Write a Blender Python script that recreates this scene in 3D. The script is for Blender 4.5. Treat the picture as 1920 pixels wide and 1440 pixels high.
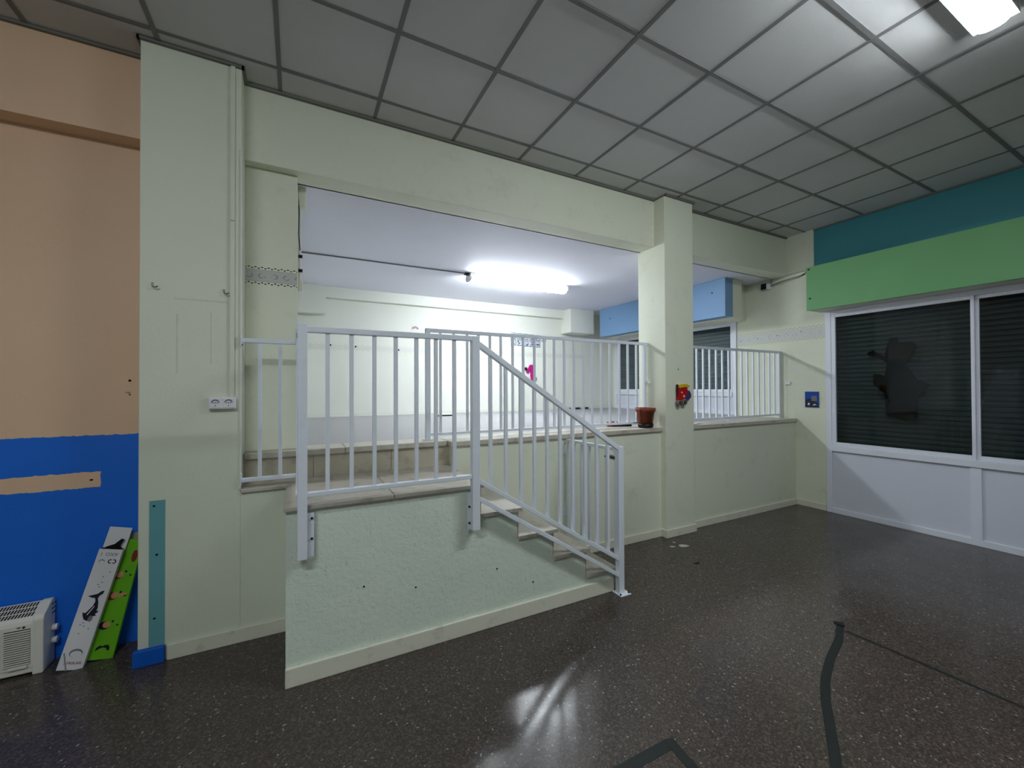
import bpy, bmesh, math, random
from mathutils import Vector, Matrix, Euler

random.seed(7)
for o in list(bpy.data.objects):
    bpy.data.objects.remove(o, do_unlink=True)
scene = bpy.context.scene
COL = scene.collection

# ------------------------------------------------------------------ camera
CAM_H = 1.532
YAW, PITCH, ROLL, FPX = math.radians(27.601), math.radians(0.556), math.radians(-0.2155), 770.0
fwd = Vector((math.sin(YAW) * math.cos(PITCH), math.cos(YAW) * math.cos(PITCH), math.sin(PITCH)))
rgt = Vector((math.cos(YAW), -math.sin(YAW), 0.0))
upv = rgt.cross(fwd)
r2 = rgt * math.cos(ROLL) + upv * math.sin(ROLL)
u2 = upv * math.cos(ROLL) - rgt * math.sin(ROLL)
cam_data = bpy.data.cameras.new('camera')
cam_data.sensor_fit = 'HORIZONTAL'
cam_data.sensor_width = 36.0
cam_data.lens = 36.0 * FPX / 1920.0
cam_data.clip_start = 0.05
cam = bpy.data.objects.new('camera', cam_data)
COL.objects.link(cam)
m = Matrix.Identity(4)
for i in range(3):
    m[i][0], m[i][1], m[i][2] = r2[i], u2[i], -fwd[i]
m.translation = (0, 0, CAM_H)
cam.matrix_world = m
scene.camera = cam

# ------------------------------------------------------------------ world, exposure
world = bpy.data.worlds.new('night')
scene.world = world
world.use_nodes = True
world.node_tree.nodes['Background'].inputs[0].default_value = (0.004, 0.005, 0.008, 1)
world.node_tree.nodes['Background'].inputs[1].default_value = 1.0
scene.view_settings.view_transform = 'Standard'
scene.view_settings.look = 'None'
scene.view_settings.gamma = 1.0
scene.view_settings.use_curve_mapping = False
scene.view_settings.exposure = 1.42

LAMP_COLOR = (0.885, 0.95, 1.0)
POWER_UPPER = 36.0      # emission of the batten in the upper room
POWER_MAIN = 33.0       # emission of the battens in the main room


# ------------------------------------------------------------------ colour + materials
def lin(c):
    return tuple(((x / 255) / 12.92 if x / 255 <= 0.04045 else ((x / 255 + 0.055) / 1.055) ** 2.4) for x in c)


def new_mat(name):
    mt = bpy.data.materials.new(name)
    mt.use_nodes = True
    nt = mt.node_tree
    return mt, nt, nt.nodes['Principled BSDF']


def node(nt, kind, **kw):
    n = nt.nodes.new(kind)
    for k, v in kw.items():
        setattr(n, k, v)
    return n


def val(nt, op, a, b=None, c=None):
    n = node(nt, 'ShaderNodeMath', operation=op)
    for i, x in enumerate((a, b, c)):
        if x is None:
            continue
        if isinstance(x, (int, float)):
            n.inputs[i].default_value = x
        else:
            nt.links.new(x, n.inputs[i])
    return n.outputs[0]


def mixc(nt, fac, a, b):
    n = node(nt, 'ShaderNodeMix', data_type='RGBA')
    for i, x in ((0, fac), (6, a), (7, b)):
        if isinstance(x, (int, float)):
            n.inputs[i].default_value = x
        elif isinstance(x, tuple):
            n.inputs[i].default_value = (*x[:3], 1)
        else:
            nt.links.new(x, n.inputs[i])
    return n.outputs[2]


def noise(nt, scale, detail=3.0, rough=0.55, coord=None):
    n = node(nt, 'ShaderNodeTexNoise')
    n.inputs['Scale'].default_value = scale
    n.inputs['Detail'].default_value = detail
    n.inputs['Roughness'].default_value = rough
    if coord is not None:
        nt.links.new(coord, n.inputs['Vector'])
    return n.outputs['Fac']


def worldpos(nt):
    return node(nt, 'ShaderNodeNewGeometry').outputs['Position']


def ramp(nt, fac, stops):
    n = node(nt, 'ShaderNodeValToRGB')
    cr = n.color_ramp
    while len(cr.elements) < len(stops):
        cr.elements.new(0.5)
    for e, (p, c) in zip(cr.elements, stops):
        e.position = p
        e.color = (*c[:3], 1) if isinstance(c, tuple) else (c, c, c, 1)
    nt.links.new(fac, n.inputs[0])
    return n.outputs[0]


def bump(nt, bsdf, height, strength, dist=0.01):
    b = node(nt, 'ShaderNodeBump')
    b.inputs['Strength'].default_value = strength
    b.inputs['Distance'].default_value = dist
    nt.links.new(height, b.inputs['Height'])
    nt.links.new(b.outputs[0], bsdf.inputs['Normal'])


def paint(name, c, rough=0.6, var=0.06, scale=2.5, bmp=0.08, bscale=60.0, dirt=None, dirt_amt=0.0, spec=0.3):
    """painted or moulded surface: soft mottling, fine relief, a little dirt"""
    mt, nt, bs = new_mat(name)
    pos = worldpos(nt)
    c1 = tuple(x * (1 - var) for x in c)
    c2 = tuple(min(1, x * (1 + var)) for x in c)
    colr = mixc(nt, noise(nt, scale, 4, 0.6, pos), c1, c2)
    if dirt is not None:
        d = ramp(nt, noise(nt, scale * 3.1, 6, 0.7, pos), [(0.56, 0.0), (0.78, 1.0)])
        colr = mixc(nt, val(nt, 'MULTIPLY', d, dirt_amt), colr, dirt)
    nt.links.new(colr, bs.inputs['Base Color'])
    bs.inputs['Roughness'].default_value = rough
    bs.inputs['Specular IOR Level'].default_value = spec
    if bmp > 0:
        bump(nt, bs, noise(nt, bscale, 3, 0.6, pos), bmp)
    return mt


C_WALL = lin((223, 226, 206))
C_CREAM = lin((221, 223, 213))
M = {}
M['wall'] = paint('wall_pale_green', C_WALL, 0.62, 0.045, 1.6, 0.10, 45, lin((150, 150, 120)), 0.22)
M['wall_rough'] = None
M['wall_cream'] = paint('wall_cream', C_CREAM, 0.62, 0.03, 1.6, 0.08, 45)
M['wall_peach'] = None
M['skirting'] = paint('skirting_cream', lin((220, 219, 201)), 0.45, 0.06, 4, 0.06, 50, lin((90, 85, 70)), 0.35)
M['white_ceiling'] = paint('ceiling_white', lin((222, 223, 233)), 0.7, 0.03, 1.5, 0.10, 30)
M['tile'] = paint('ceiling_tile', lin((208, 208, 207)), 0.85, 0.03, 6, 0.25, 220)
M['tbar'] = paint('grid_bar', lin((122, 122, 122)), 0.5, 0.03, 6, 0.0)
M['trim_dark'] = paint('trim_shadow_angle', lin((120, 120, 112)), 0.6, 0.05, 6, 0.0)
M['rail'] = paint('rail_white_enamel', lin((222, 228, 236)), 0.35, 0.03, 9, 0.05, 70, lin((120, 110, 95)), 0.12, 0.5)
M['pvc'] = paint('white_pvc', lin((226, 229, 240)), 0.35, 0.02, 4, 0.0, spec=0.5)
M['pvc_panel'] = paint('white_pvc_panel', lin((214, 218, 230)), 0.4, 0.04, 3, 0.03, 30, spec=0.5)
M['plastic'] = paint('white_plastic', lin((232, 232, 236)), 0.35, 0.02, 9, 0.0, spec=0.5)
M['trunking'] = paint('painted_trunking', lin((222, 225, 207)), 0.5, 0.05, 14, 0.05)
M['black'] = paint('black_plastic', (0.008, 0.008, 0.009), 0.45, 0.1, 9, 0.0)
M['hole'] = paint('dark_hole', (0.004, 0.004, 0.004), 0.9, 0.1, 9, 0.0)
M['green_paint'] = paint('green_paint', lin((114, 170, 116)), 0.5, 0.05, 2.0, 0.06, 40)
M['teal_paint'] = paint('teal_paint', lin((70, 142, 152)), 0.55, 0.06, 2.0, 0.06, 40)
M['blue_box'] = paint('pale_blue_paint', lin((124, 160, 198)), 0.5, 0.04, 2.0, 0.05, 40)
M['teal_strip'] = paint('teal_strip_paint', lin((104, 166, 172)), 0.55, 0.06, 9, 0.08, 50)
M['blue_strip'] = paint('blue_paint', lin((12, 92, 196)), 0.5, 0.08, 9, 0.08, 50)
M['terracotta'] = paint('brown_plastic', lin((128, 62, 44)), 0.45, 0.08, 8, 0.02)
M['tape'] = paint('black_tape', (0.010, 0.014, 0.013), 0.55, 0.25, 12, 0.1, 60, (0.03, 0.03, 0.03), 0.5)
M['paper'] = paint('paper', lin((220, 220, 215)), 0.7, 0.03, 9, 0.0)
M['chip'] = paint('plaster_chip', lin((190, 188, 180)), 0.8, 0.05, 9, 0.1)
M['red'] = paint('red_toy_paint', lin((178, 22, 24)), 0.35, 0.1, 30, 0.0)
M['yellow'] = paint('yellow_toy_paint', lin((214, 172, 30)), 0.35, 0.1, 30, 0.0)
M['purple'] = paint('purple_toy_paint', lin((72, 48, 104)), 0.35, 0.1, 30, 0.0)
M['grey_toy'] = paint('grey_toy_paint', lin((120, 116, 108)), 0.4, 0.1, 30, 0.0)
M['magenta'] = paint('magenta_foam', lin((176, 12, 116)), 0.6, 0.06, 20, 0.0)
M['pinkish'] = paint('pale_pink_dot', lin((235, 170, 160)), 0.5, 0.03, 20, 0.0)
M['heater'] = paint('heater_plastic', lin((226, 224, 214)), 0.4, 0.03, 6, 0.02, 60, spec=0.5)
M['heater_dark'] = paint('heater_inside', (0.012, 0.012, 0.012), 0.7, 0.1, 9, 0.0)
M['card_white'] = paint('white_cardboard', lin((222, 222, 224)), 0.6, 0.03, 9, 0.03, 60)
M['card_green'] = paint('green_cardboard', lin((104, 178, 24)), 0.5, 0.10, 5, 0.03, 60)
M['card_inside'] = paint('grey_cardboard', lin((150, 146, 138)), 0.8, 0.05, 9, 0.03, 60)
M['ink'] = paint('dark_ink', lin((24, 20, 44)), 0.5, 0.1, 20, 0.0)
M['ink_grey'] = paint('grey_ink', lin((120, 118, 122)), 0.5, 0.1, 20, 0.0)
M['ink_slate'] = paint('slate_ink', lin((84, 92, 116)), 0.5, 0.1, 20, 0.0)
M['card_grey'] = paint('pale_grey_card', lin((196, 202, 214)), 0.6, 0.03, 9, 0.0)
M['ink_red'] = paint('red_ink', lin((130, 36, 30)), 0.5, 0.1, 20, 0.0)
M['skin_ink'] = paint('tan_ink', lin((206, 150, 106)), 0.5, 0.06, 20, 0.0)
M['sticker'] = paint('window_sticker', (0.003, 0.003, 0.003), 0.8, 0.1, 9, 0.0, spec=0.05)
M['picture_blue'] = paint('picture_blue', lin((16, 70, 160)), 0.4, 0.12, 40, 0.0)
M['picture_dark'] = paint('picture_dark', lin((30, 34, 56)), 0.4, 0.4, 60, 0.0)
M['metal'] = paint('bare_metal', lin((150, 150, 150)), 0.3, 0.05, 20, 0.0)
M['metal'].node_tree.nodes['Principled BSDF'].inputs['Metallic'].default_value = 0.9
M['lamp_body'] = paint('lamp_housing', lin((220, 222, 226)), 0.4, 0.02, 9, 0.0)


def mat_wall_rough():
    mt, nt, bs = new_mat('stair_plaster')
    pos = worldpos(nt)
    base = mixc(nt, noise(nt, 2.2, 5, 0.65, pos), lin((206, 220, 206)), lin((226, 236, 220)))
    spots = ramp(nt, noise(nt, 48, 2, 0.5, pos), [(0.66, 0.0), (0.74, 1.0)])
    base = mixc(nt, val(nt, 'MULTIPLY', spots, 0.35), base, lin((120, 130, 118)))
    nt.links.new(base, bs.inputs['Base Color'])
    bs.inputs['Roughness'].default_value = 0.55
    h = val(nt, 'ADD', noise(nt, 42, 3, 0.6, pos), val(nt, 'MULTIPLY', noise(nt, 11, 2, 0.5, pos), 0.8))
    bump(nt, bs, h, 0.30, 0.012)
    return mt


M['wall_rough'] = mat_wall_rough()


def mat_peach():
    """peach wall with a blue dado, rough brush edge, bare peach stripe and a rusty nail mark"""
    mt, nt, bs = new_mat('wall_peach_blue')
    pos = worldpos(nt)
    sep = node(nt, 'ShaderNodeSeparateXYZ')
    nt.links.new(pos, sep.inputs[0])
    x, y, z = sep.outputs
    peach = mixc(nt, noise(nt, 1.3, 4, 0.6, pos), lin((228, 189, 154)), lin((236, 203, 170)))
    blue = mixc(nt, noise(nt, 1.8, 4, 0.6, pos), lin((6, 104, 214)), lin((12, 118, 236)))
    wob = val(nt, 'MULTIPLY', val(nt, 'SUBTRACT', noise(nt, 26, 3, 0.6, pos), 0.5), 0.022)
    zz = val(nt, 'ADD', z, wob)
    dado = val(nt, 'LESS_THAN', zz, 1.262)
    st = val(nt, 'MULTIPLY', val(nt, 'GREATER_THAN', zz, 0.955), val(nt, 'LESS_THAN', zz, 1.045))
    st = val(nt, 'MULTIPLY', st, val(nt, 'LESS_THAN', val(nt, 'ADD', x, wob), -1.035))
    fac = val(nt, 'MULTIPLY', dado, val(nt, 'SUBTRACT', 1.0, st))
    colr = mixc(nt, fac, peach, blue)
    # rusty smear under an old nail
    dx = val(nt, 'DIVIDE', val(nt, 'ADD', x, 0.912), 0.020)
    dz = val(nt, 'DIVIDE', val(nt, 'SUBTRACT', z, 1.512), 0.012)
    rr = val(nt, 'ADD', val(nt, 'MULTIPLY', dx, dx), val(nt, 'MULTIPLY', dz, dz))
    rr = val(nt, 'ADD', rr, val(nt, 'MULTIPLY', noise(nt, 90, 2, 0.5, pos), 0.9))
    spot = ramp(nt, rr, [(0.45, 1.0), (1.0, 0.0)])
    colr = mixc(nt, val(nt, 'MULTIPLY', spot, 0.75), colr, lin((96, 52, 24)))
    nt.links.new(colr, bs.inputs['Base Color'])
    bs.inputs['Roughness'].default_value = 0.55
    bump(nt, bs, noise(nt, 50, 3, 0.6, pos), 0.08)
    return mt


M['wall_peach'] = mat_peach()


def mat_pillar():
    mt, nt, bs = new_mat('wall_pillar_paint')
    pos = worldpos(nt)
    sep = node(nt, 'ShaderNodeSeparateXYZ')
    nt.links.new(pos, sep.inputs[0])
    up = mixc(nt, noise(nt, 1.6, 4, 0.6, pos), tuple(x * 0.96 for x in C_WALL), tuple(x * 1.03 for x in C_WALL))
    lo = mixc(nt, noise(nt, 1.6, 4, 0.6, pos), lin((213, 219, 199)), lin((221, 226, 207)))
    wob = val(nt, 'MULTIPLY', noise(nt, 14, 3, 0.6, pos), 0.02)
    fac = val(nt, 'LESS_THAN', val(nt, 'ADD', sep.outputs[2], wob), 1.272)
    base = mixc(nt, fac, up, lo)
    # ghost outline left by a removed cabinet
    def edge(ax, c, w, a0, a1):
        e = val(nt, 'LESS_THAN', val(nt, 'ABSOLUTE', val(nt, 'SUBTRACT', sep.outputs[ax], c)), w)
        o = sep.outputs[2 if ax == 0 else 0]
        e = val(nt, 'MULTIPLY', e, val(nt, 'MULTIPLY', val(nt, 'GREATER_THAN', o, a0), val(nt, 'LESS_THAN', o, a1)))
        return e
    g = val(nt, 'MAXIMUM', edge(2, 2.055, 0.006, -0.63, -0.37), edge(0, -0.615, 0.005, 1.62, 1.97))
    g = val(nt, 'MAXIMUM', g, edge(0, -0.455, 0.004, 1.68, 1.99))
    g = val(nt, 'MULTIPLY', g, val(nt, 'MULTIPLY', noise(nt, 30, 3, 0.7, pos), 0.30))
    base = mixc(nt, g, base, lin((110, 114, 92)))
    nt.links.new(base, bs.inputs['Base Color'])
    bs.inputs['Roughness'].default_value = 0.6
    bump(nt, bs, noise(nt, 45, 3, 0.6, pos), 0.10)
    return mt


M['wall_pillar'] = mat_pillar()


def mat_floor():
    """worn terrazzo-like floor: small grains of brown, grey and a few pale chips"""
    mt, nt, bs = new_mat('floor_speckled')
    pos = worldpos(nt)
    base = mixc(nt, noise(nt, 0.8, 3, 0.5, pos), lin((64, 57, 53)), lin((78, 69, 63)))
    v = node(nt, 'ShaderNodeTexVoronoi')
    v.inputs['Scale'].default_value = 135
    nt.links.new(pos, v.inputs['Vector'])
    sepc = node(nt, 'ShaderNodeSeparateColor')
    nt.links.new(v.outputs['Color'], sepc.inputs[0])
    g = sepc.outputs[0]
    base = mixc(nt, ramp(nt, g, [(0.0, 0.55), (0.45, 0.0)]), base, lin((42, 38, 36)))
    base = mixc(nt, ramp(nt, g, [(0.62, 0.0), (1.0, 0.38)]), base, lin((122, 110, 100)))
    base = mixc(nt, ramp(nt, sepc.outputs[1], [(0.988, 0.0), (0.994, 0.45)]), base, lin((190, 186, 182)))
    stain = ramp(nt, noise(nt, 1.7, 2, 0.5, pos), [(0.52, 0.0), (0.80, 1.0)])
    base = mixc(nt, val(nt, 'MULTIPLY', stain, 0.3), base, lin((54, 46, 40)))
    nt.links.new(base, bs.inputs['Base Color'])
    rgh = ramp(nt, noise(nt, 4.0, 3, 0.5, pos), [(0.35, 0.16), (0.70, 0.27)])
    nt.links.new(rgh, bs.inputs['Roughness'])
    bs.inputs['Specular IOR Level'].default_value = 0.34
    bump(nt, bs, g, 0.05, 0.002)
    return mt


M['floor'] = mat_floor()


def mat_stone(name, a, b, c, rough):
    mt, nt, bs = new_mat(name)
    pos = worldpos(nt)
    n1 = noise(nt, 3.2, 6, 0.7, pos)
    base = mixc(nt, n1, a, b)
    vein = ramp(nt, noise(nt, 9, 5, 0.65, pos), [(0.52, 0.0), (0.66, 1.0)])
    base = mixc(nt, val(nt, 'MULTIPLY', vein, 0.45), base, c)
    nt.links.new(base, bs.inputs['Base Color'])
    bs.inputs['Roughness'].default_value = rough
    bump(nt, bs, noise(nt, 90, 2, 0.5, pos), 0.05, 0.004)
    return mt


M['marble'] = mat_stone('stair_marble', lin((178, 170, 156)), lin((206, 200, 188)), lin((140, 128, 112)), 0.35)
M['riser'] = mat_stone('riser_marble', lin((178, 170, 148)), lin((200, 194, 174)), lin((140, 128, 104)), 0.4)
M['floor_upper'] = mat_stone('upper_floor', lin((138, 137, 142)), lin((154, 153, 158)), lin((124, 122, 126)), 0.32)


def mat_border(name, axis, u0, per, z0, z1, back, ink, soft):
    """printed wallpaper border: two rows of dots, two hairlines and curls in the middle"""
    mt, nt, bs = new_mat(name)
    pos = worldpos(nt)
    sep = node(nt, 'ShaderNodeSeparateXYZ')
    nt.links.new(pos, sep.inputs[0])
    u = val(nt, 'SUBTRACT', sep.outputs[axis], u0)
    v = val(nt, 'DIVIDE', val(nt, 'SUBTRACT', sep.outputs[2], z0), z1 - z0)

    def dots(vc, ph, p, ru, rv):
        fu = val(nt, 'SUBTRACT', val(nt, 'FRACT', val(nt, 'ADD', val(nt, 'DIVIDE', u, p), ph)), 0.5)
        a = val(nt, 'DIVIDE', fu, ru)
        b = val(nt, 'DIVIDE', val(nt, 'SUBTRACT', v, vc), rv)
        d = val(nt, 'ADD', val(nt, 'MULTIPLY', a, a), val(nt, 'MULTIPLY', b, b))
        return d

    def disc(*a):
        return val(nt, 'LESS_THAN', dots(*a), 1.0)

    f = disc(0.955, 0.0, per, 0.20, 0.032)
    for vc, ph in ((0.90, 0.5), (0.12, 0.0), (0.065, 0.5)):
        f = val(nt, 'MAXIMUM', f, disc(vc, ph, per, 0.20, 0.032))
    for vc in (0.815, 0.19):
        ln = val(nt, 'LESS_THAN', val(nt, 'ABSOLUTE', val(nt, 'SUBTRACT', v, vc)), 0.012)
        f = val(nt, 'MAXIMUM', f, val(nt, 'MULTIPLY', ln, 0.5))
    # curls
    d = dots(0.5, 0.2, per * 1.9, 0.30, 0.13)
    ring = val(nt, 'MULTIPLY', val(nt, 'LESS_THAN', d, 1.0), val(nt, 'GREATER_THAN', d, 0.5))
    ring = val(nt, 'MULTIPLY', ring, val(nt, 'GREATER_THAN', noise(nt, 26, 1, 0.5, pos), 0.5))
    f = val(nt, 'MAXIMUM', f, val(nt, 'MULTIPLY', ring, 0.55))
    mid = val(nt, 'MULTIPLY', val(nt, 'GREATER_THAN', v, 0.19), val(nt, 'LESS_THAN', v, 0.815))
    base = mixc(nt, val(nt, 'MULTIPLY', mid, 0.8), C_WALL, back)
    base = mixc(nt, val(nt, 'MULTIPLY', f, soft), base, ink)
    nt.links.new(base, bs.inputs['Base Color'])
    bs.inputs['Roughness'].default_value = 0.6
    return mt


def mat_emit(name, strength):
    mt, nt, bs = new_mat(name)
    bs.inputs['Base Color'].default_value = (0.85, 0.87, 0.9, 1)
    bs.inputs['Emission Color'].default_value = (*LAMP_COLOR, 1)
    bs.inputs['Emission Strength'].default_value = strength
    pos = worldpos(nt)
    bump(nt, bs, noise(nt, 40, 2, 0.5, pos), 0.02)
    return mt


M['glow_upper'] = mat_emit('diffuser_upper', POWER_UPPER)
M['glow_main'] = mat_emit('diffuser_main', POWER_MAIN)
M['glow_left'] = mat_emit('diffuser_left', POWER_MAIN * 0.92)  # left batten, set slightly dimmer to balance the room light


def mat_glass():
    """thin window pane: clear, with the reflection of a single sheet"""
    mt, nt, bs = new_mat('window_glass')
    tr_ = node(nt, 'ShaderNodeBsdfTransparent')
    tr_.inputs[0].default_value = (0.86, 0.90, 0.90, 1)
    gl = node(nt, 'ShaderNodeBsdfGlossy')
    gl.inputs['Roughness'].default_value = 0.02
    fr_ = node(nt, 'ShaderNodeFresnel')
    fr_.inputs[0].default_value = 1.32
    mx = node(nt, 'ShaderNodeMixShader')
    nt.links.new(fr_.outputs[0], mx.inputs[0])
    nt.links.new(tr_.outputs[0], mx.inputs[1])
    nt.links.new(gl.outputs[0], mx.inputs[2])
    out = [n for n in nt.nodes if n.type == 'OUTPUT_MATERIAL'][0]
    nt.links.new(mx.outputs[0], out.inputs[0])
    nt.nodes.remove(bs)
    pos = worldpos(nt)
    b = node(nt, 'ShaderNodeBump')
    b.inputs['Strength'].default_value = 0.01
    nt.links.new(noise(nt, 2, 2, 0.5, pos), b.inputs['Height'])
    nt.links.new(b.outputs[0], gl.inputs['Normal'])
    return mt


M['glass'] = mat_glass()
M['shutter_main'] = paint('shutter_dark', lin((56, 64, 66)), 0.5, 0.08, 3, 0.0)
M['shutter_upper'] = paint('shutter_grey_blue', lin((82, 100, 112)), 0.5, 0.08, 3, 0.0)


# ------------------------------------------------------------------ mesh helpers
class MB:
    def __init__(self, mat=None):
        self.v, self.f, self.mat = [], [], mat

    def add(self, verts, faces):
        n = len(self.v)
        self.v += [Vector(p) if self.mat is None else self.mat @ Vector(p) for p in verts]
        self.f += [tuple(i + n for i in f) for f in faces]
        return self

    def box(self, x0, x1, y0, y1, z0, z1):
        return self.add([(x0, y0, z0), (x1, y0, z0), (x1, y1, z0), (x0, y1, z0),
                         (x0, y0, z1), (x1, y0, z1), (x1, y1, z1), (x0, y1, z1)],
                        [(0, 3, 2, 1), (4, 5, 6, 7), (0, 1, 5, 4), (1, 2, 6, 5), (2, 3, 7, 6), (3, 0, 4, 7)])

    def prism(self, pts, axis, a, b):
        """polygon in the two other axes (order x,y,z without axis) extruded from a to b along axis"""
        def mk(p, t):
            q = list(p)
            q.insert(axis, t)
            return q
        n = len(pts)
        vs = [mk(p, a) for p in pts] + [mk(p, b) for p in pts]
        fs = [tuple(range(n - 1, -1, -1)), tuple(range(n, 2 * n))]
        fs += [(i, (i + 1) % n, n + (i + 1) % n, n + i) for i in range(n)]
        return self.add(vs, fs)

    def bar(self, p, q, w, h, up=(0, 0, 1)):
        """rectangular bar from p to q; w across, h along up"""
        p, q = Vector(p), Vector(q)
        d = (q - p).normalized()
        s = d.cross(Vector(up)).normalized()
        t = s.cross(d).normalized()
        c = [s * (a * w / 2) + t * (b * h / 2) for a, b in ((-1, -1), (1, -1), (1, 1), (-1, 1))]
        return self.add([p + k for k in c] + [q + k for k in c],
                        [(3, 2, 1, 0), (4, 5, 6, 7), (0, 1, 5, 4), (1, 2, 6, 5), (2, 3, 7, 6), (3, 0, 4, 7)])

    def tube(self, pts, r, seg=8):
        pts = [Vector(p) for p in pts]
        rings = []
        for i, p in enumerate(pts):
            d = (pts[min(i + 1, len(pts) - 1)] - pts[max(i - 1, 0)]).normalized()
            ref = Vector((0, 0, 1)) if abs(d.z) < 0.9 else Vector((1, 0, 0))
            s = d.cross(ref).normalized()
            t = d.cross(s)
            rr = r[i] if isinstance(r, (list, tuple)) else r
            rings.append([p + (s * math.cos(2 * math.pi * k / seg) + t * math.sin(2 * math.pi * k / seg)) * rr for k in range(seg)])
        vs = [q for rg in rings for q in rg]
        fs = [tuple(range(seg - 1, -1, -1)), tuple(range((len(pts) - 1) * seg, len(pts) * seg))]
        for i in range(len(pts) - 1):
            for k in range(seg):
                a, b = i * seg + k, i * seg + (k + 1) % seg
                fs.append((a, b, b + seg, a + seg))
        return self.add(vs, fs)

    def lathe(self, prof, cx, cy, seg=28):
        """closed profile list of (r, z) round a vertical axis"""
        n = len(prof)
        vs = [(cx + r * math.cos(2 * math.pi * k / seg), cy + r * math.sin(2 * math.pi * k / seg), z) for k in range(seg) for r, z in prof]
        fs = []
        for k in range(seg):
            for i in range(n):
                a, b = k * n + i, k * n + (i + 1) % n
                c, d = ((k + 1) % seg) * n + (i + 1) % n, ((k + 1) % seg) * n + i
                fs.append((a, d, c, b))
        return self.add(vs, fs)

    def disc(self, c, normal_axis, r, t, seg=20, squash=1.0):
        """flat cylinder round c with its axis along normal_axis, thickness t"""
        vs = []
        for s in (-t / 2, t / 2):
            for k in range(seg):
                a, b = r * math.cos(2 * math.pi * k / seg), r * squash * math.sin(2 * math.pi * k / seg)
                q = [a, b]
                q.insert(normal_axis, s)
                vs.append([c[i] + q[i] for i in range(3)])
        fs = [tuple(range(seg - 1, -1, -1)), tuple(range(seg, 2 * seg))]
        fs += [(k, (k + 1) % seg, seg + (k + 1) % seg, seg + k) for k in range(seg)]
        return self.add(vs, fs)


def wloc(o):
    p = Vector(o.location)
    while o.parent is not None:
        o = o.parent
        p += Vector(o.location)
    return p


def mesh_of(mb, name, mat, base=None, smooth=False):
    xs = [v.x for v in mb.v]; ys = [v.y for v in mb.v]; zs = [v.z for v in mb.v]
    if base is None:
        base = Vector(((min(xs) + max(xs)) / 2, (min(ys) + max(ys)) / 2, min(zs)))
    me = bpy.data.meshes.new(name)
    me.from_pydata([tuple(v - base) for v in mb.v], [], mb.f)
    bm = bmesh.new()
    bm.from_mesh(me)
    bmesh.ops.recalc_face_normals(bm, faces=bm.faces)
    bm.to_mesh(me)
    bm.free()
    me.materials.append(M[mat] if isinstance(mat, str) else mat)
    if smooth:
        for p in me.polygons:
            p.use_smooth = True
    return me, base


def put(name, me, base, parent=None):
    o = bpy.data.objects.new(name, me)
    COL.objects.link(o)
    if parent is not None:
        o.parent = parent
        o.location = Vector(base) - wloc(parent)
    else:
        o.location = base
    return o


def obj(name, mb, mat, parent=None, bevel=0.0, smooth=False):
    me, base = mesh_of(mb, name, mat, None, smooth)
    o = put(name, me, base, parent)
    if bevel > 0:
        md = o.modifiers.new('edge', 'BEVEL')
        md.width = bevel
        md.segments = 2
        md.limit_method = 'ANGLE'
    return o


def tag(o, label, cat, group=None, kind=None):
    o['label'] = label
    o['category'] = cat
    if group:
        o['group'] = group
    if kind:
        o['kind'] = kind
    return o


def thing(name, loc, label, cat, group=None, kind=None):
    o = bpy.data.objects.new(name, None)
    COL.objects.link(o)
    o.location = loc
    o.empty_display_size = 0.1
    return tag(o, label, cat, group, kind)


def struct(name, mb, mat, label, cat, bevel=0.0):
    o = obj(name, mb, mat, None, bevel)
    return tag(o, label, cat, None, 'structure')


def text_mb(s, size, mtx, depth=0.001):
    cu = bpy.data.curves.new('t', 'FONT')
    cu.body = s
    cu.size = size
    cu.align_x = 'CENTER'
    cu.align_y = 'CENTER'
    cu.extrude = depth
    cu.resolution_u = 2
    to = bpy.data.objects.new('t', cu)
    COL.objects.link(to)
    dg = bpy.context.evaluated_depsgraph_get()
    me = bpy.data.meshes.new_from_object(to.evaluated_get(dg))
    mb = MB(mtx)
    mb.add([tuple(v.co) for v in me.vertices], [tuple(p.vertices) for p in me.polygons])
    bpy.data.objects.remove(to, do_unlink=True)
    bpy.data.curves.remove(cu)
    bpy.data.meshes.remove(me)
    return mb


# ------------------------------------------------------------------ key dimensions
CZ = 3.506            # suspended ceiling
BEAM_Y0, BEAM_Y1, BEAM_Z = 3.13, 3.345, 3.012
UZ = 3.012            # upper room ceiling
PZ = 1.116            # platform level
LZ = 0.925            # landing level
RX = 5.80             # right wall
BY = 6.58             # upper back wall
LOWY = 3.057          # face of low platform wall
XL, YB = -4.2, -4.4   # main room limits left / behind the camera
TOP = 3.62

# ------------------------------------------------------------------ floors
struct('floor', MB().box(XL, RX + 0.2, YB, 3.42, -0.12, 0.0), 'floor', 'dark grey speckled floor of the lower room', 'floor')
fu = struct('floor_upper', MB().box(0.0, RX, 3.36, BY + 0.1, 1.0, PZ), 'floor_upper', 'pale grey floor of the raised upper room', 'floor')

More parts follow.
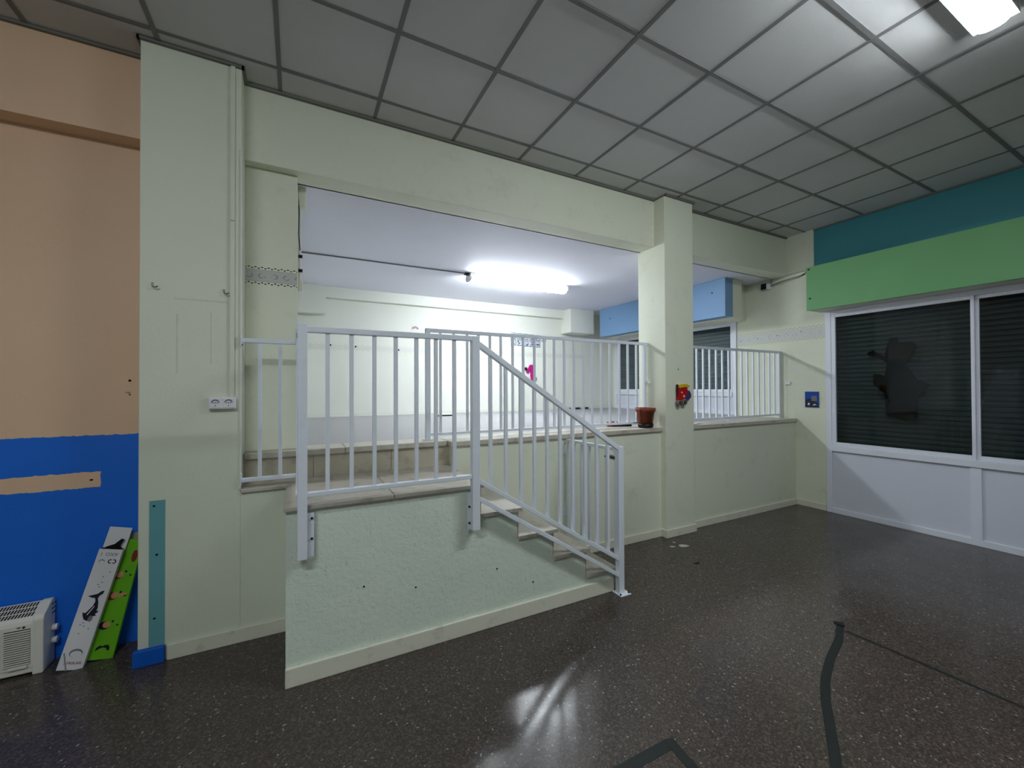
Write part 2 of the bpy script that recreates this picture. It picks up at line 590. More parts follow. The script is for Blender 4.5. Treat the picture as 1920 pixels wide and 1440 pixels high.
# ------------------------------------------------------------------ main ceiling with tiles
ceil = struct('ceiling', MB().box(XL, RX + 0.2, YB, 3.2, CZ + 0.05, CZ + 0.12), 'tile', 'suspended ceiling of square grey tiles in a metal grid', 'ceiling')
gx = [x for x in [-0.1018 + 0.6 * k for k in range(-8, 12)] if XL + 0.05 < x < RX - 0.05]
gy = [y for y in [2.891 - 0.6 * k for k in range(0, 14)] if y > YB + 0.05]
xe = [XL] + gx + [RX - 0.04]
ye = [3.17] + gy + [YB]
tile_mesh = {}
for i in range(len(xe) - 1):
    for j in range(len(ye) - 1):
        x0, x1, y1, y0 = xe[i], xe[i + 1], ye[j], ye[j + 1]
        w, d = round(x1 - x0, 3), round(y1 - y0, 3)
        if (w, d) not in tile_mesh:
            g = 0.004
            mb = MB()
            a, b, e = w / 2 - g, d / 2 - g, 0.006
            mb.add([(-a, -b, 0.004), (a, -b, 0.004), (a, b, 0.004), (-a, b, 0.004),
                    (-a + e, -b + e, 0), (a - e, -b + e, 0), (a - e, b - e, 0), (-a + e, b - e, 0),
                    (-a, -b, 0.02), (a, -b, 0.02), (a, b, 0.02), (-a, b, 0.02)],
                   [(7, 6, 5, 4), (0, 1, 5, 4), (1, 2, 6, 5), (2, 3, 7, 6), (3, 0, 4, 7),
                    (8, 9, 10, 11), (0, 8, 9, 1), (1, 9, 10, 2), (2, 10, 11, 3), (3, 11, 8, 0)])
            tile_mesh[(w, d)] = mesh_of(mb, 'ceiling_tile', 'tile', Vector((0, 0, 0)))[0]
        t = put('ceiling_tile', tile_mesh[(w, d)], Vector(((x0 + x1) / 2, (y0 + y1) / 2, CZ + 0.005 + random.uniform(-0.0012, 0.0012))), ceil)
        t.rotation_euler = (random.uniform(-0.003, 0.003), random.uniform(-0.003, 0.003), 0)
for x in gx:
    obj('grid_bar', MB().box(x - 0.012, x + 0.012, YB, 3.15, CZ - 0.001, CZ + 0.003), 'tbar', ceil)
for y in gy:
    obj('grid_bar', MB().box(XL, RX - 0.05, y - 0.012, y + 0.012, CZ, CZ + 0.004), 'tbar', ceil)

# ------------------------------------------------------------------ walls of the lower room
wl = struct('wall_left', MB().box(XL, -0.70, 3.30, 3.45, 0, 3.02).box(XL, -0.70, 3.172, 3.45, 3.02, TOP), 'wall_peach',
            'peach wall with a painted blue lower half and overhanging beam', 'wall')
struct('wall_outer_left', MB().box(XL - 0.1, XL, YB, 3.45, 0, TOP), 'wall_cream', 'cream side wall out on the far left', 'wall')
struct('wall_behind', MB().box(XL - 0.1, RX + 0.2, YB - 0.1, YB, 0, TOP), 'wall_cream', 'cream wall behind the viewer', 'wall')

pl = struct('wall_pillar_left', MB().box(-0.783, -0.305, 2.99, 3.345, 0, TOP), 'wall_pillar',
            'wide pale green pillar beside the peach wall', 'pillar', 0.004)
struct('wall_panel', MB().box(-0.305, 0.0, 3.21, 3.36, PZ + 0.003, BEAM_Z), 'wall',
       'narrow pale green wall strip between wide pillar and opening', 'wall', 0.003)
struct('wall_beam', MB().box(-0.31, 5.78, BEAM_Y0, BEAM_Y1, BEAM_Z, TOP), 'wall',
       'pale green overhead beam above the opening to the upper room', 'beam', 0.004)
pr = struct('wall_pillar_right', MB().box(3.334, 3.755, 2.99, 3.36, 0, TOP), 'wall',
            'slim pale green pillar rising beside the platform steps', 'pillar', 0.004)
lw = struct('wall_platform', MB().box(1.07, 3.36, LOWY, 3.36, 0, PZ - 0.036).box(3.74, RX, LOWY, 3.36, 0, PZ - 0.036), 'wall',
            'low pale green wall carrying the raised platform edge', 'wall')
# platform edge slabs on the low wall
edges = [1.052, 1.62, 2.24, 2.85, 3.334]
for a, b in list(zip(edges[:-1], edges[1:])) + [(3.755, 4.45), (4.45, 5.12), (5.12, 5.79)]:
    obj('coping_slab', MB().box(a + 0.0015, b - 0.0015, LOWY - 0.024, 3.362, PZ - 0.036, PZ + 0.002), 'marble', lw, 0.003)

# right wall with openings for both windows
W1Y0, W1Y1, W1Z = 0.13, 2.70, 2.46
W2Y0, W2Y1, W2Z = 3.86, 6.50, 2.54
wr = struct('wall_right', MB()
            .box(RX, RX + 0.2, YB, W1Y0, 0, TOP)
            .box(RX, RX + 0.2, W1Y0, W1Y1, W1Z, TOP)
            .box(RX, RX + 0.2, W1Y1, W2Y0, 0, TOP)
            .box(RX, RX + 0.2, W2Y0, W2Y1, W2Z, TOP)
            .box(RX, RX + 0.2, W2Y0, W2Y1, 0, PZ)
            .box(RX, RX + 0.2, W2Y1, BY + 0.1, 0, TOP), 'wall', 'pale green right wall holding both shuttered windows', 'wall')
struct('wall_right_beam', MB().box(5.745, RX, 2.80, BEAM_Y0, BEAM_Z + 0.01, TOP), 'wall',
       'pale green corner stub of the beam above the right wall', 'beam')
struct('wall_right_beam_teal', MB().box(5.76, RX, YB, 2.80, BEAM_Z, TOP), 'teal_paint',
       'dark teal band along the top of the right wall', 'beam')

# ------------------------------------------------------------------ upper room shell
struct('ceiling_upper', MB().box(-0.1, RX + 0.1, BEAM_Y1 - 0.02, BY + 0.1, UZ, UZ + 0.1), 'white_ceiling',
       'smooth white plaster ceiling of the upper room', 'ceiling')
wb = struct('wall_back', MB().box(-0.15, RX + 0.1, BY, BY + 0.12, 0.9, UZ + 0.05), 'wall_cream',
            'bright cream back wall of the upper room', 'wall')
obj('soffit', MB().box(0.36, 4.52, BY - 0.10, BY, 2.855, UZ + 0.02), 'wall_cream', wb)
obj('soffit_stub', MB().box(0.0, 0.36, BY - 0.14, BY, 2.61, UZ + 0.02), 'wall_cream', wb)
obj('soffit_stub', MB().box(4.52, 5.06, 6.27, BY, 2.57, UZ + 0.02), 'wall_cream', wb)
struct('wall_left_upper', MB().box(-0.15, 0.004, 3.345, BY + 0.02, 0.9, UZ + 0.05), 'wall_cream',
       'cream side wall of the upper room seen edge on', 'wall')
obj('skirting', MB().box(0.0, 5.79, BY - 0.012, BY, PZ, PZ + 0.06), 'wall_cream', wb)

# dark trim angles under the suspended ceiling
struct('trim_1', MB().box(-0.30, 3.33, 3.105, 3.13, CZ - 0.014, CZ + 0.002).box(3.755, 5.76, 3.105, 3.13, CZ - 0.014, CZ + 0.002),
       'trim_dark', 'thin grey metal angle where ceiling tiles meet the beam', 'trim')
struct('trim_2', MB().box(-0.795, -0.29, 2.968, 2.989, CZ - 0.012, CZ + 0.002).box(-0.304, -0.286, 2.968, 3.13, CZ - 0.012, CZ + 0.002)
       .box(-0.80, -0.784, 2.968, 3.172, CZ - 0.012, CZ + 0.002),
       'trim_dark', 'grey metal angle around the top of the wide pillar', 'trim')
struct('trim_3', MB().box(3.32, 3.77, 2.968, 2.989, CZ - 0.012, CZ + 0.002).box(3.318, 3.333, 2.968, 3.13, CZ - 0.012, CZ + 0.002),
       'trim_dark', 'grey metal angle around the top of the slim pillar', 'trim')
struct('trim_4', MB().box(5.742, 5.76, YB, 2.80, CZ - 0.012, CZ + 0.002), 'trim_dark',
       'grey metal angle above the dark teal band', 'trim')
struct('trim_5', MB().box(XL, -0.80, 3.15, 3.172, CZ - 0.012, CZ + 0.002), 'trim_dark',
       'grey metal angle above the peach wall', 'trim')

# skirtings
SK = 0.075
struct('baseboard_pillar_left', MB().box(-0.652, -0.052, 2.975, 2.989, 0, SK + 0.01), 'skirting',
       'cream skirting along the foot of the wide pillar', 'skirting', 0.003)
struct('baseboard_platform', MB().box(2.13, 3.334, LOWY - 0.014, LOWY, 0, SK).box(3.77, RX, LOWY - 0.014, LOWY, 0, SK), 'skirting',
       'cream skirting along the low platform wall', 'skirting', 0.003)
struct('baseboard_pillar_right', MB().box(3.32, 3.77, 2.975, 2.99, 0, SK + 0.004).box(3.32, 3.334, 2.99, LOWY, 0, SK + 0.004)
       .box(3.755, 3.77, 2.99, LOWY, 0, SK + 0.004), 'skirting', 'cream skirting wrapped round the slim pillar', 'skirting', 0.003)
struct('baseboard_right', MB().box(RX - 0.013, RX, W1Y1 + 0.01, LOWY - 0.014, 0, SK), 'skirting',
       'short cream skirting beside the big window', 'skirting', 0.003)
tag(obj('painted_plinth', MB().box(-0.798, -0.660, 2.960, 2.989, 0, 0.092), 'blue_strip', None, 0.006),
    'blue painted plinth block at the pillar foot', 'plinth')
obj('paint_strip', MB().box(-0.735, -0.664, 2.9885, 2.9905, 0.092, 0.905), 'teal_strip', pl)
for z in (0.875, 0.60, 0.245):
    obj('nail_hole', MB().disc((-0.71 + random.uniform(-0.01, 0.01), 2.988, z), 1, 0.006, 0.002, 10), 'hole', pl)
obj('nail_hole', MB().disc((3.52, 2.989, 1.72), 1, 0.006, 0.003, 10), 'hole', pr)
obj('nail_hole', MB().disc((-0.905, 3.299, 1.586), 1, 0.007, 0.004, 10), 'hole', wl)
obj('nail_hole', MB().disc((-0.905 - 0.0, 3.299, 1.50), 1, 0.004, 0.004, 10), 'hole', wl)
obj('nail_hole', MB().disc((-1.075, 3.299, 1.0), 1, 0.008, 0.003, 10, 0.6), 'hole', wl)

# ------------------------------------------------------------------ staircase
RS = 0.1875
st = thing('staircase', (1.0, 2.75, 0), 'pale green plastered stair block with marble treads and landing', 'staircase')
tz = [LZ - RS * k for k in range(4, 0, -1)]                       # tread tops 1..4 from the floor
tx = [(1.862, 2.150), (1.580, 1.892), (1.300, 1.610), (1.028, 1.330)]
fx = [2.120, 1.862, 1.580, 1.300, 1.028]                 # body fronts under treads 1..4 and landing
TH = 0.024
prof = [(-0.052, 0.0), (fx[0], 0.0), (fx[0], tz[0] - TH), (fx[1], tz[0] - TH), (fx[1], tz[1] - TH), (fx[2], tz[1] - TH),
        (fx[2], tz[2] - TH), (fx[3], tz[2] - TH), (fx[3], tz[3] - TH), (fx[4], tz[3] - TH), (fx[4], LZ - TH), (-0.052, LZ - TH)]
obj('stair_body', MB().prism(prof, 1, 2.420, LOWY), 'wall_rough', st)
obj('landing_body', MB().box(-0.305, -0.045, 2.989, 3.15, 0, LZ - TH).box(-0.06, 1.07, LOWY, 3.15, 0, LZ - TH), 'wall_pillar', st)
for (a, b), z in zip(tx, tz):
    obj('tread', MB().box(a, b, 2.396, LOWY, z - TH, z), 'marble', st, 0.004)
for k in range(5):
    z0 = 0 if k == 0 else tz[k - 1]
    z1 = (tz + [LZ])[k] - TH
    obj('riser', MB().box(fx[k], fx[k] + 0.012, 2.424, LOWY, z0, z1), 'riser', st)
for a, b in ((-0.062, 0.492), (0.495, 1.058)):
    obj('landing_slab', MB().box(a, b, 2.396, 2.966, LZ - TH, LZ), 'marble', st, 0.004)
for a, b in ((-0.303, -0.002), (0.001, 0.60), (0.603, 1.066)):
    obj('landing_slab', MB().box(a, b, 2.969, 3.140, LZ - TH, LZ), 'marble', st, 0.004)
for a, b in ((-0.304, 0.098), (0.101, 0.62), (0.623, 1.069)):
    obj('riser', MB().box(a, b, 3.138, 3.152, LZ, PZ - 0.036), 'riser', st)
for a, b in ((-0.304, 0.30), (0.303, 1.049)):
    obj('top_slab', MB().box(a, b, 3.112, 3.362, PZ - 0.036, PZ + 0.002), 'marble', st, 0.004)
obj('skirting', MB().box(-0.054, 2.118, 2.402, 2.420, 0, 0.098), 'skirting', st, 0.004)
for x, z in ((0.33, 0.43), (0.62, 0.36), (1.42, 0.215), (1.15, 0.36)):
    obj('nail_hole', MB().disc((x, 2.419, z), 1, 0.005, 0.004, 10), 'hole', st)

# ------------------------------------------------------------------ railings
RY = 2.360


def baluster(par, x, y, z0, z1, w=0.020):
    o = obj('baluster', MB().box(x - w / 2, x + w / 2, y - w / 2, y + w / 2, z0, z1), 'rail', par)
    return o


fr = thing('stair_railing', (1.08, RY, 0), 'white metal railing along the landing and down the stair front', 'railing')
P1, P2, P3 = 0.023, 0.975, 2.138
obj('post', MB().box(P1 - 0.023, P1 + 0.023, RY - 0.022, RY + 0.022, 0.663, 1.868), 'rail', fr, 0.003)
obj('post', MB().box(P2 - 0.025, P2 + 0.025, RY - 0.022, RY + 0.022, 0.660, 1.852), 'rail', fr, 0.003)
obj('post', MB().box(P3 - 0.025, P3 + 0.025, RY - 0.022, RY + 0.022, 0.006, 1.092), 'rail', fr, 0.003)
obj('top_rail', MB().box(P1 + 0.02, P2 - 0.02, RY - 0.020, RY + 0.020, 1.822, 1.852), 'rail', fr, 0.003)
obj('bottom_rail', MB().box(P1 + 0.02, P2 - 0.02, RY - 0.016, RY + 0.016, 0.977, 1.001), 'rail', fr, 0.003)


def slope(za, zb):
    return lambda x: za + (zb - za) * (x - P2) / (P3 - P2)


s_top, s_bot, s_low = slope(1.836, 1.088), slope(0.985, 0.262), slope(0.876, 0.140)
for nm, s, h in (('top_rail', s_top, 0.034), ('bottom_rail', s_bot, 0.028), ('lower_rail', s_low, 0.028)):
    obj(nm, MB().bar((P2 + 0.012, RY, s(P2 + 0.012) - h / 2), (P3 - 0.012, RY, s(P3 - 0.012) - h / 2), 0.036, h), 'rail', fr, 0.003)
for x in (0.141, 0.259, 0.377, 0.493, 0.610, 0.726, 0.840):
    baluster(fr, x, RY, 1.0, 1.824)
for x in (1.079, 1.187, 1.297, 1.400, 1.500, 1.604, 1.710, 1.816, 1.922, 2.026):
    baluster(fr, x, RY, s_bot(x) - 0.012, s_top(x) - 0.030)
obj('base_plate', MB().box(2.095, 2.195, 2.300, 2.400, 0, 0.007), 'rail', fr, 0.002)
for x, y in ((2.106, 2.318), (2.184, 2.318), (2.184, 2.388)):
    obj('bolt', MB().disc((x, y, 0.011), 2, 0.007, 0.009, 6), 'black', fr)
for x, za, zb in ((P1, 0.663, 0.885), (P2 - 0.03, 0.655, 0.885)):
    obj('mounting_plate', MB().box(x - 0.01, x + 0.055, 2.380, 2.3945, za, zb), 'rail', fr)
for x, z in ((0.068, 0.86), (0.068, 0.755), (0.942, 0.80), (0.942, 0.70)):
    obj('bolt', MB().disc((x, 2.377, z), 1, 0.006, 0.008, 8), 'black', fr)

# short railing between pillar and stair post
sr = thing('short_railing', (-0.15, 2.965, 0.9), 'short two-bar white railing beside the wide pillar', 'railing')
SY = 2.975
obj('top_rail', MB().box(-0.303, 0.018, SY - 0.016, SY + 0.016, 1.815, 1.842), 'rail', sr, 0.003)
obj('bottom_rail', MB().box(-0.303, 0.018, SY - 0.016, SY + 0.016, 0.966, 0.990), 'rail', sr, 0.003)
obj('return_rail', MB().box(-0.008, 0.018, RY + 0.025, SY + 0.016, 1.815, 1.842), 'rail', sr, 0.003)
obj('return_rail', MB().box(-0.008, 0.018, RY + 0.025, SY + 0.016, 0.966, 0.990), 'rail', sr, 0.003)
for x in (-0.205, -0.095, 0.005):
    baluster(sr, x, SY, 0.985, 1.818)
for y in (2.50, 2.62, 2.74, 2.86):
    baluster(sr, 0.005, y, 0.985, 1.818)
for z in (1.79, 0.95):
    obj('wall_flange', MB().box(-0.3045, -0.299, SY - 0.02, SY + 0.022, z, z + 0.07), 'rail', sr)
obj('bolt', MB().disc((-0.297, SY - 0.008, 1.80), 0, 0.005, 0.006, 8), 'black', sr)

# gate at the foot of the stairs
GX = 2.138
gt = thing('stair_gate', (GX, 2.74, 0), 'white barred gate closing the foot of the stairs', 'gate')
obj('top_rail', MB().box(GX - 0.012, GX + 0.012, 2.402, 3.034, 1.052, 1.078), 'rail', gt, 0.002)
obj('bottom_rail', MB().box(GX - 0.012, GX + 0.012, 2.402, 3.034, 0.245, 0.270), 'rail', gt, 0.002)
for y in (2.402, 2.505, 2.612, 2.715, 2.820, 2.925, 3.024):
    obj('baluster', MB().box(GX - 0.010, GX + 0.010, y - 0.010, y + 0.010, 0.262, 1.056), 'rail', gt)
obj('latch', MB().box(GX - 0.014, GX + 0.006, 2.386, 2.460, 0.985, 1.015), 'metal', gt)
obj('latch_bolt', MB().tube([(GX - 0.018, 2.386, 1.0), (GX - 0.018, 2.50, 1.0)], 0.007), 'black', gt)
for z in (0.95, 0.40):
    obj('hinge', MB().tube([(GX, 3.036, z), (GX, 3.036, z + 0.06)], 0.010), 'rail', gt)
    obj('hinge_plate', MB().box(GX - 0.02, GX + 0.02, 3.038, 3.0565, z - 0.01, z + 0.07), 'rail', gt)

# platform railings
UY = 3.245


def platform_railing(name, x0, x1, bars, label, left_post):
    t = thing(name, ((x0 + x1) / 2, UY, PZ), label, 'railing', 'platform railings')
    obj('top_rail', MB().box(x0, x1, UY - 0.014, UY + 0.014, 1.985, 2.015), 'rail', t, 0.003)
    obj('bottom_rail', MB().box(x0, x1, UY - 0.014, UY + 0.014, 1.150, 1.172), 'rail', t, 0.003)
    for x in bars:
        baluster(t, x, UY, 1.168, 1.988, 0.018)
    for x in left_post:
        obj('post', MB().box(x - 0.019, x + 0.019, UY - 0.018, UY + 0.018, PZ + 0.002, 2.014), 'rail', t, 0.003)
        obj('foot_plate', MB().box(x - 0.035, x + 0.035, UY - 0.035, UY + 0.035, PZ + 0.002, PZ + 0.008), 'rail', t)
    return t


platform_railing('platform_railing', 0.912, 3.330, [1.037, 1.152, 1.271, 1.373, 1.482, 1.586, 1.703, 1.811, 1.929, 2.038, 2.145, 2.260, 2.373, 2.488, 2.594, 2.708, 2.819, 2.947, 3.063, 3.183],
                 'long white railing on the platform edge left of the slim pillar', [0.931, 3.300])
platform_railing('platform_railing', 3.758, 5.795, [3.79, 3.905, 4.015, 4.128, 4.24, 4.355, 4.473, 4.588, 4.708, 4.843, 4.96, 5.076, 5.198, 5.314, 5.427, 5.545, 5.658],
                 'white railing on the platform edge between slim pillar and right wall', [5.765])
tag(obj('rail_bracket', MB().box(3.300, 3.3335, UY - 0.05, UY - 0.02, 1.575, 1.60), 'plastic'),
    'tiny white bracket on the slim pillar beside the railing end', 'bracket')
tag(obj('wall_bracket', MB().box(RX - 0.03, RX - 0.0005, 3.11, 3.17, 1.565, 1.60), 'plastic'),
    'tiny white bracket on the right wall by the railing end', 'bracket')

# ------------------------------------------------------------------ lamps


def batten(name, x0, x1, y, ztop, drop, w, glow, label, seg=8):
    t = thing(name, ((x0 + x1) / 2, y, ztop), label, 'lamp', 'fluorescent battens')
    obj('housing', MB().box(x0, x1, y - w * 0.5, y + w * 0.5, ztop - 0.030, ztop - 0.0005), 'lamp_body', t, 0.003)
    pts = [(y - w / 2 + 0.004, ztop - 0.030)]
    for k in range(seg + 1):
        a = math.pi * k / seg
        pts.append((y - w / 2 * math.cos(a), ztop - 0.034 - (drop - 0.034) * math.sin(a) ** 0.6))
    pts.append((y + w / 2 - 0.004, ztop - 0.030))
    obj('diffuser', MB().prism(pts, 0, x0 + 0.02, x1 - 0.02), glow, t, 0, True)
    for a, b in ((x0 - 0.004, x0 + 0.02), (x1 - 0.02, x1 + 0.004)):
        obj('end_cap', MB().prism([(y + (p[0] - y) * 1.03, p[1] - (0.002 if p[1] < ztop - 0.03 else 0)) for p in pts], 0, a, b), 'lamp_body', t)
    return t


batten('batten_lamp', 1.955, 3.47, 4.95, UZ, 0.105, 0.17, 'glow_upper', 'lit white batten lamp on the upper room ceiling')


def trough(name, x0, x1, y, ztop, w, label, glow='glow_main'):
    """surface batten with opaque metal sides: only its underside glows"""
    t = thing(name, ((x0 + x1) / 2, y, ztop), label, 'lamp', 'fluorescent battens')
    h = 0.06
    for a, b in ((y - w / 2, y - w / 2 + 0.006), (y + w / 2 - 0.006, y + w / 2)):
        obj('housing_side', MB().box(x0, x1, a, b, ztop - h, ztop - 0.003), 'lamp_body', t)
    obj('housing_plate', MB().box(x0, x1, y - w / 2 + 0.006, y + w / 2 - 0.006, ztop - h, ztop - h + 0.006), 'lamp_body', t)
    for a, b in ((x0 - 0.006, x0), (x1, x1 + 0.006)):
        obj('end_cap', MB().box(a, b, y - w / 2, y + w / 2, ztop - h, ztop - 0.003), 'lamp_body', t)
    pts = []
    for k in range(13):
        a = math.pi * k / 12
        pts.append((y - w * 0.36 * math.cos(a), ztop - h - 0.001 - 0.036 * math.sin(a) ** 0.6))
    obj('diffuser', MB().prism(pts, 0, x0 + 0.03, x1 - 0.03), glow, t, 0, True)
    return t


trough('batten_lamp', 1.83, 3.27, 0.72, CZ, 0.165, 'lit white batten lamp at the top right of the tiled ceiling')
trough('batten_lamp', -1.95, -0.51, -0.30, CZ, 0.20, 'lit batten lamp on the tiled ceiling left of the viewer', 'glow_left')
cb = thing('lamp_cable', (1.0, 4.93, UZ), 'thin dark cable along the upper ceiling feeding the lamp', 'cable')
obj('cable', MB().tube([(0.03, 4.95, UZ - 0.010), (0.6, 4.945, UZ - 0.008), (1.2, 4.938, UZ - 0.010), (1.80, 4.93, UZ - 0.009), (1.95, 4.93, UZ - 0.012)], 0.0075, 6), 'ink_grey', cb)
obj('connector', MB().box(1.90, 1.952, 4.905, 4.955, UZ - 0.03, UZ - 0.001), 'black', cb)

# ------------------------------------------------------------------ right window of the lower room


def window(name, y0, y1, zb, zsill, ztop, mull, label, shutter, slat_h, extra):
    t = thing(name, (RX, (y0 + y1) / 2, zb), label, 'window', None, 'structure')
    fo, fi = RX - 0.022, RX + 0.05

    def bx(nm, a, b, c, d, x0=fo, x1=fi, mt='pvc', bev=0.003):
        return obj(nm, MB().box(x0, x1, a, b, c, d), mt, t, bev)
    F = 0.062
    bx('frame_jamb', y0, y0 + F, zb, ztop)
    bx('frame_jamb', y1 - F, y1, zb, ztop)
    bx('frame_head', y0 + F, y1 - F, ztop - 0.05, ztop)
    bx('frame_sill', y0 + F, y1 - F, zsill - 0.11, zsill - 0.045, RX - 0.036)
    # sashes
    ys = [y0 + F] + mull + [y1 - F]
    for k in range(len(ys) - 1):
        a, b = ys[k], ys[k + 1]
        off = -0.012 if k % 2 else 0.006
        s = 0.045
        sa = s if k == 0 else s * 0.6
        sb = s if k == len(ys) - 2 else s * 0.6
        sx0, sx1 = fo + 0.016 + off, fo + 0.045 + off
        sash = bx('sash', a, a + sa, zsill - 0.045, ztop - 0.05, sx0, sx1)
        for nm, p in (('sash_stile', (b - sb, b, zsill - 0.045, ztop - 0.05)),
                      ('sash_rail', (a + sa, b - sb, zsill - 0.045, zsill)), ('sash_rail', (a + sa, b - sb, ztop - 0.085, ztop - 0.05))):
            obj(nm, MB().box(sx0, sx1, *p), 'pvc', sash, 0.003)
        obj('pane', MB().box(sx0 + 0.012, sx0 + 0.017, a + sa, b - sb, zsill, ztop - 0.085), 'glass', sash)
    # lower fixed panels between stiles
    st_y = [y0 + F] + extra + [y1 - F]
    for k in range(len(st_y) - 1):
        bx('lower_panel', st_y[k], st_y[k + 1], zb + 0.05, zsill - 0.11, RX - 0.004, RX + 0.03, 'pvc_panel', 0)
    for y in extra:
        bx('panel_stile', y - 0.038, y + 0.038, zb + 0.06, zsill - 0.11)
    bx('frame_base', y0 + F, y1 - F, zb, zb + 0.062)
    # roller shutter behind the glass
    n = int((ztop - zsill + 0.1) / slat_h) + 1
    sm = MB()
    prof = [(-0.010, 0), (0.004, 0.0), (0.004, slat_h * 0.94), (-0.004, slat_h * 0.94), (-0.016, slat_h * 0.55), (-0.016, slat_h * 0.25)]
    sm.prism(prof, 1, -(y1 - y0) / 2 + 0.05, (y1 - y0) / 2 - 0.05)
    me, _ = mesh_of(sm, 'shutter_slat', shutter, Vector((0, 0, 0)))
    for k in range(n):
        put('shutter_slat', me, Vector((RX + 0.105, (y0 + y1) / 2, zsill - 0.05 + k * slat_h)), t)
    obj('night_board', MB().box(RX + 0.125, RX + 0.135, y0 + 0.01, y1 - 0.01, zb, ztop), 'black', t)
    return t


w1 = window('window_1', W1Y0, W1Y1, 0.0, 0.862, W1Z, [1.437], 'large white sliding window with closed dark shutter above white panels', 'shutter_main', 0.052, [1.44])
w2 = window('window_2', W2Y0, W2Y1, PZ, 1.50, W2Z, [5.18], 'white window in the upper room with grey blue shutter', 'shutter_upper', 0.058, [5.18])
# dark cut-out sticker seen through the first pane
sk = [(2.291, 1.923), (2.236, 1.944), (2.124, 1.869), (2.116, 1.951), (2.083, 2.071), (2.020, 2.068), (2.002, 2.006), (1.90, 2.012),
      (1.868, 1.975), (1.876, 1.922), (1.912, 1.83), (1.955, 1.777), (1.90, 1.69), (1.861, 1.608), (1.759, 1.552), (1.805, 1.483), (1.851, 1.452),
      (1.855, 1.33), (1.865, 1.201), (1.961, 1.163), (2.124, 1.201), (2.13, 1.32), (2.134, 1.448), (2.160, 1.481), (2.233, 1.557),
      (2.232, 1.674), (2.178, 1.673), (2.132, 1.647), (2.111, 1.794), (2.18, 1.85), (2.277, 1.888)]
tag(obj('window_sticker', MB().prism(sk, 0, RX + 0.0045, RX + 0.0062), 'sticker'),
    'dark irregular cut-out sticker on the big window pane', 'sticker')

# shutter boxes
gb = thing('shutter_box', (5.65, 1.0, 2.455), 'pale green painted shutter box above the big window', 'shutter box')
obj('front_board', MB().box(5.50, 5.525, -1.1, 2.765, 2.457, 2.985), 'green_paint', gb, 0.004)
obj('box_body', MB().box(5.525, RX - 0.001, -1.1, 2.765, 2.462, 2.985), 'wall_cream', gb, 0.004)
for y, z in ((2.735, 2.955), (2.725, 2.60)):
    obj('bolt', MB().disc((5.498, y, z), 0, 0.011, 0.008, 10), 'black', gb)
bb = thing('shutter_box', (5.3, 4.85, 2.49), 'pale blue painted shutter box under the upper ceiling', 'shutter box')
obj('front_board', MB().box(5.10, 5.265, 3.555, 6.14, 2.492, UZ - 0.002), 'blue_box', bb, 0.004)
obj('box_body', MB().box(5.265, 5.47, 3.560, 6.14, 2.480, UZ - 0.002), 'wall', bb, 0.006)
obj('box_back', MB().box(5.47, RX - 0.001, 3.72, 6.14, 2.50, UZ - 0.002), 'wall', bb, 0.004)
for y, z in ((3.75, 2.84), (5.85, 2.80)):
    obj('bolt', MB().disc((5.098, y, z), 0, 0.010, 0.008, 10), 'black', bb)

# ------------------------------------------------------------------ wallpaper borders
M['border_panel'] = mat_border('border_panel', 0, -0.305, 0.038, 2.228, 2.352, lin((176, 178, 176)), lin((40, 40, 38)), 1.0)
M['border_back'] = mat_border('border_back', 0, 0.0, 0.16, 2.09, 2.20, lin((206, 208, 206)), lin((150, 150, 152)), 0.35)
M['border_right'] = mat_border('border_right', 1, 0.0, 0.055, 2.13, 2.315, lin((206, 206, 206)), lin((120, 118, 118)), 0.55)
tag(obj('wallpaper_border', MB().box(-0.304, -0.002, 3.2085, 3.2095, 2.228, 2.352), 'border_panel'),
    'dotted grey wallpaper border on the narrow wall strip', 'border', 'wallpaper borders')
tag(obj('wallpaper_border', MB().box(0.005, 5.05, BY - 0.0015, BY - 0.0005, 2.09, 2.20), 'border_back'),
    'faint grey wallpaper border across the bright back wall', 'border', 'wallpaper borders')
rb = tag(obj('wallpaper_border', MB().box(RX - 0.0015, RX - 0.0005, 2.71, 3.855, 2.13, 2.315), 'border_right'),
         'pale speckled wallpaper border on the right wall between both windows', 'border', 'wallpaper borders')
for y, z in ((3.80, 2.205), (3.55, 2.22), (3.28, 2.235), (2.98, 2.25)):
    obj('nail', MB().disc((RX - 0.003, y, z), 0, 0.006, 0.004, 8), 'hole', rb)
for x, z in ((0.43, 2.175), (0.78, 2.165), (1.42, 2.14)):
    obj('nail_hole', MB().disc((x, BY - 0.002, z), 1, 0.014, 0.003, 8), 'hole', wb)

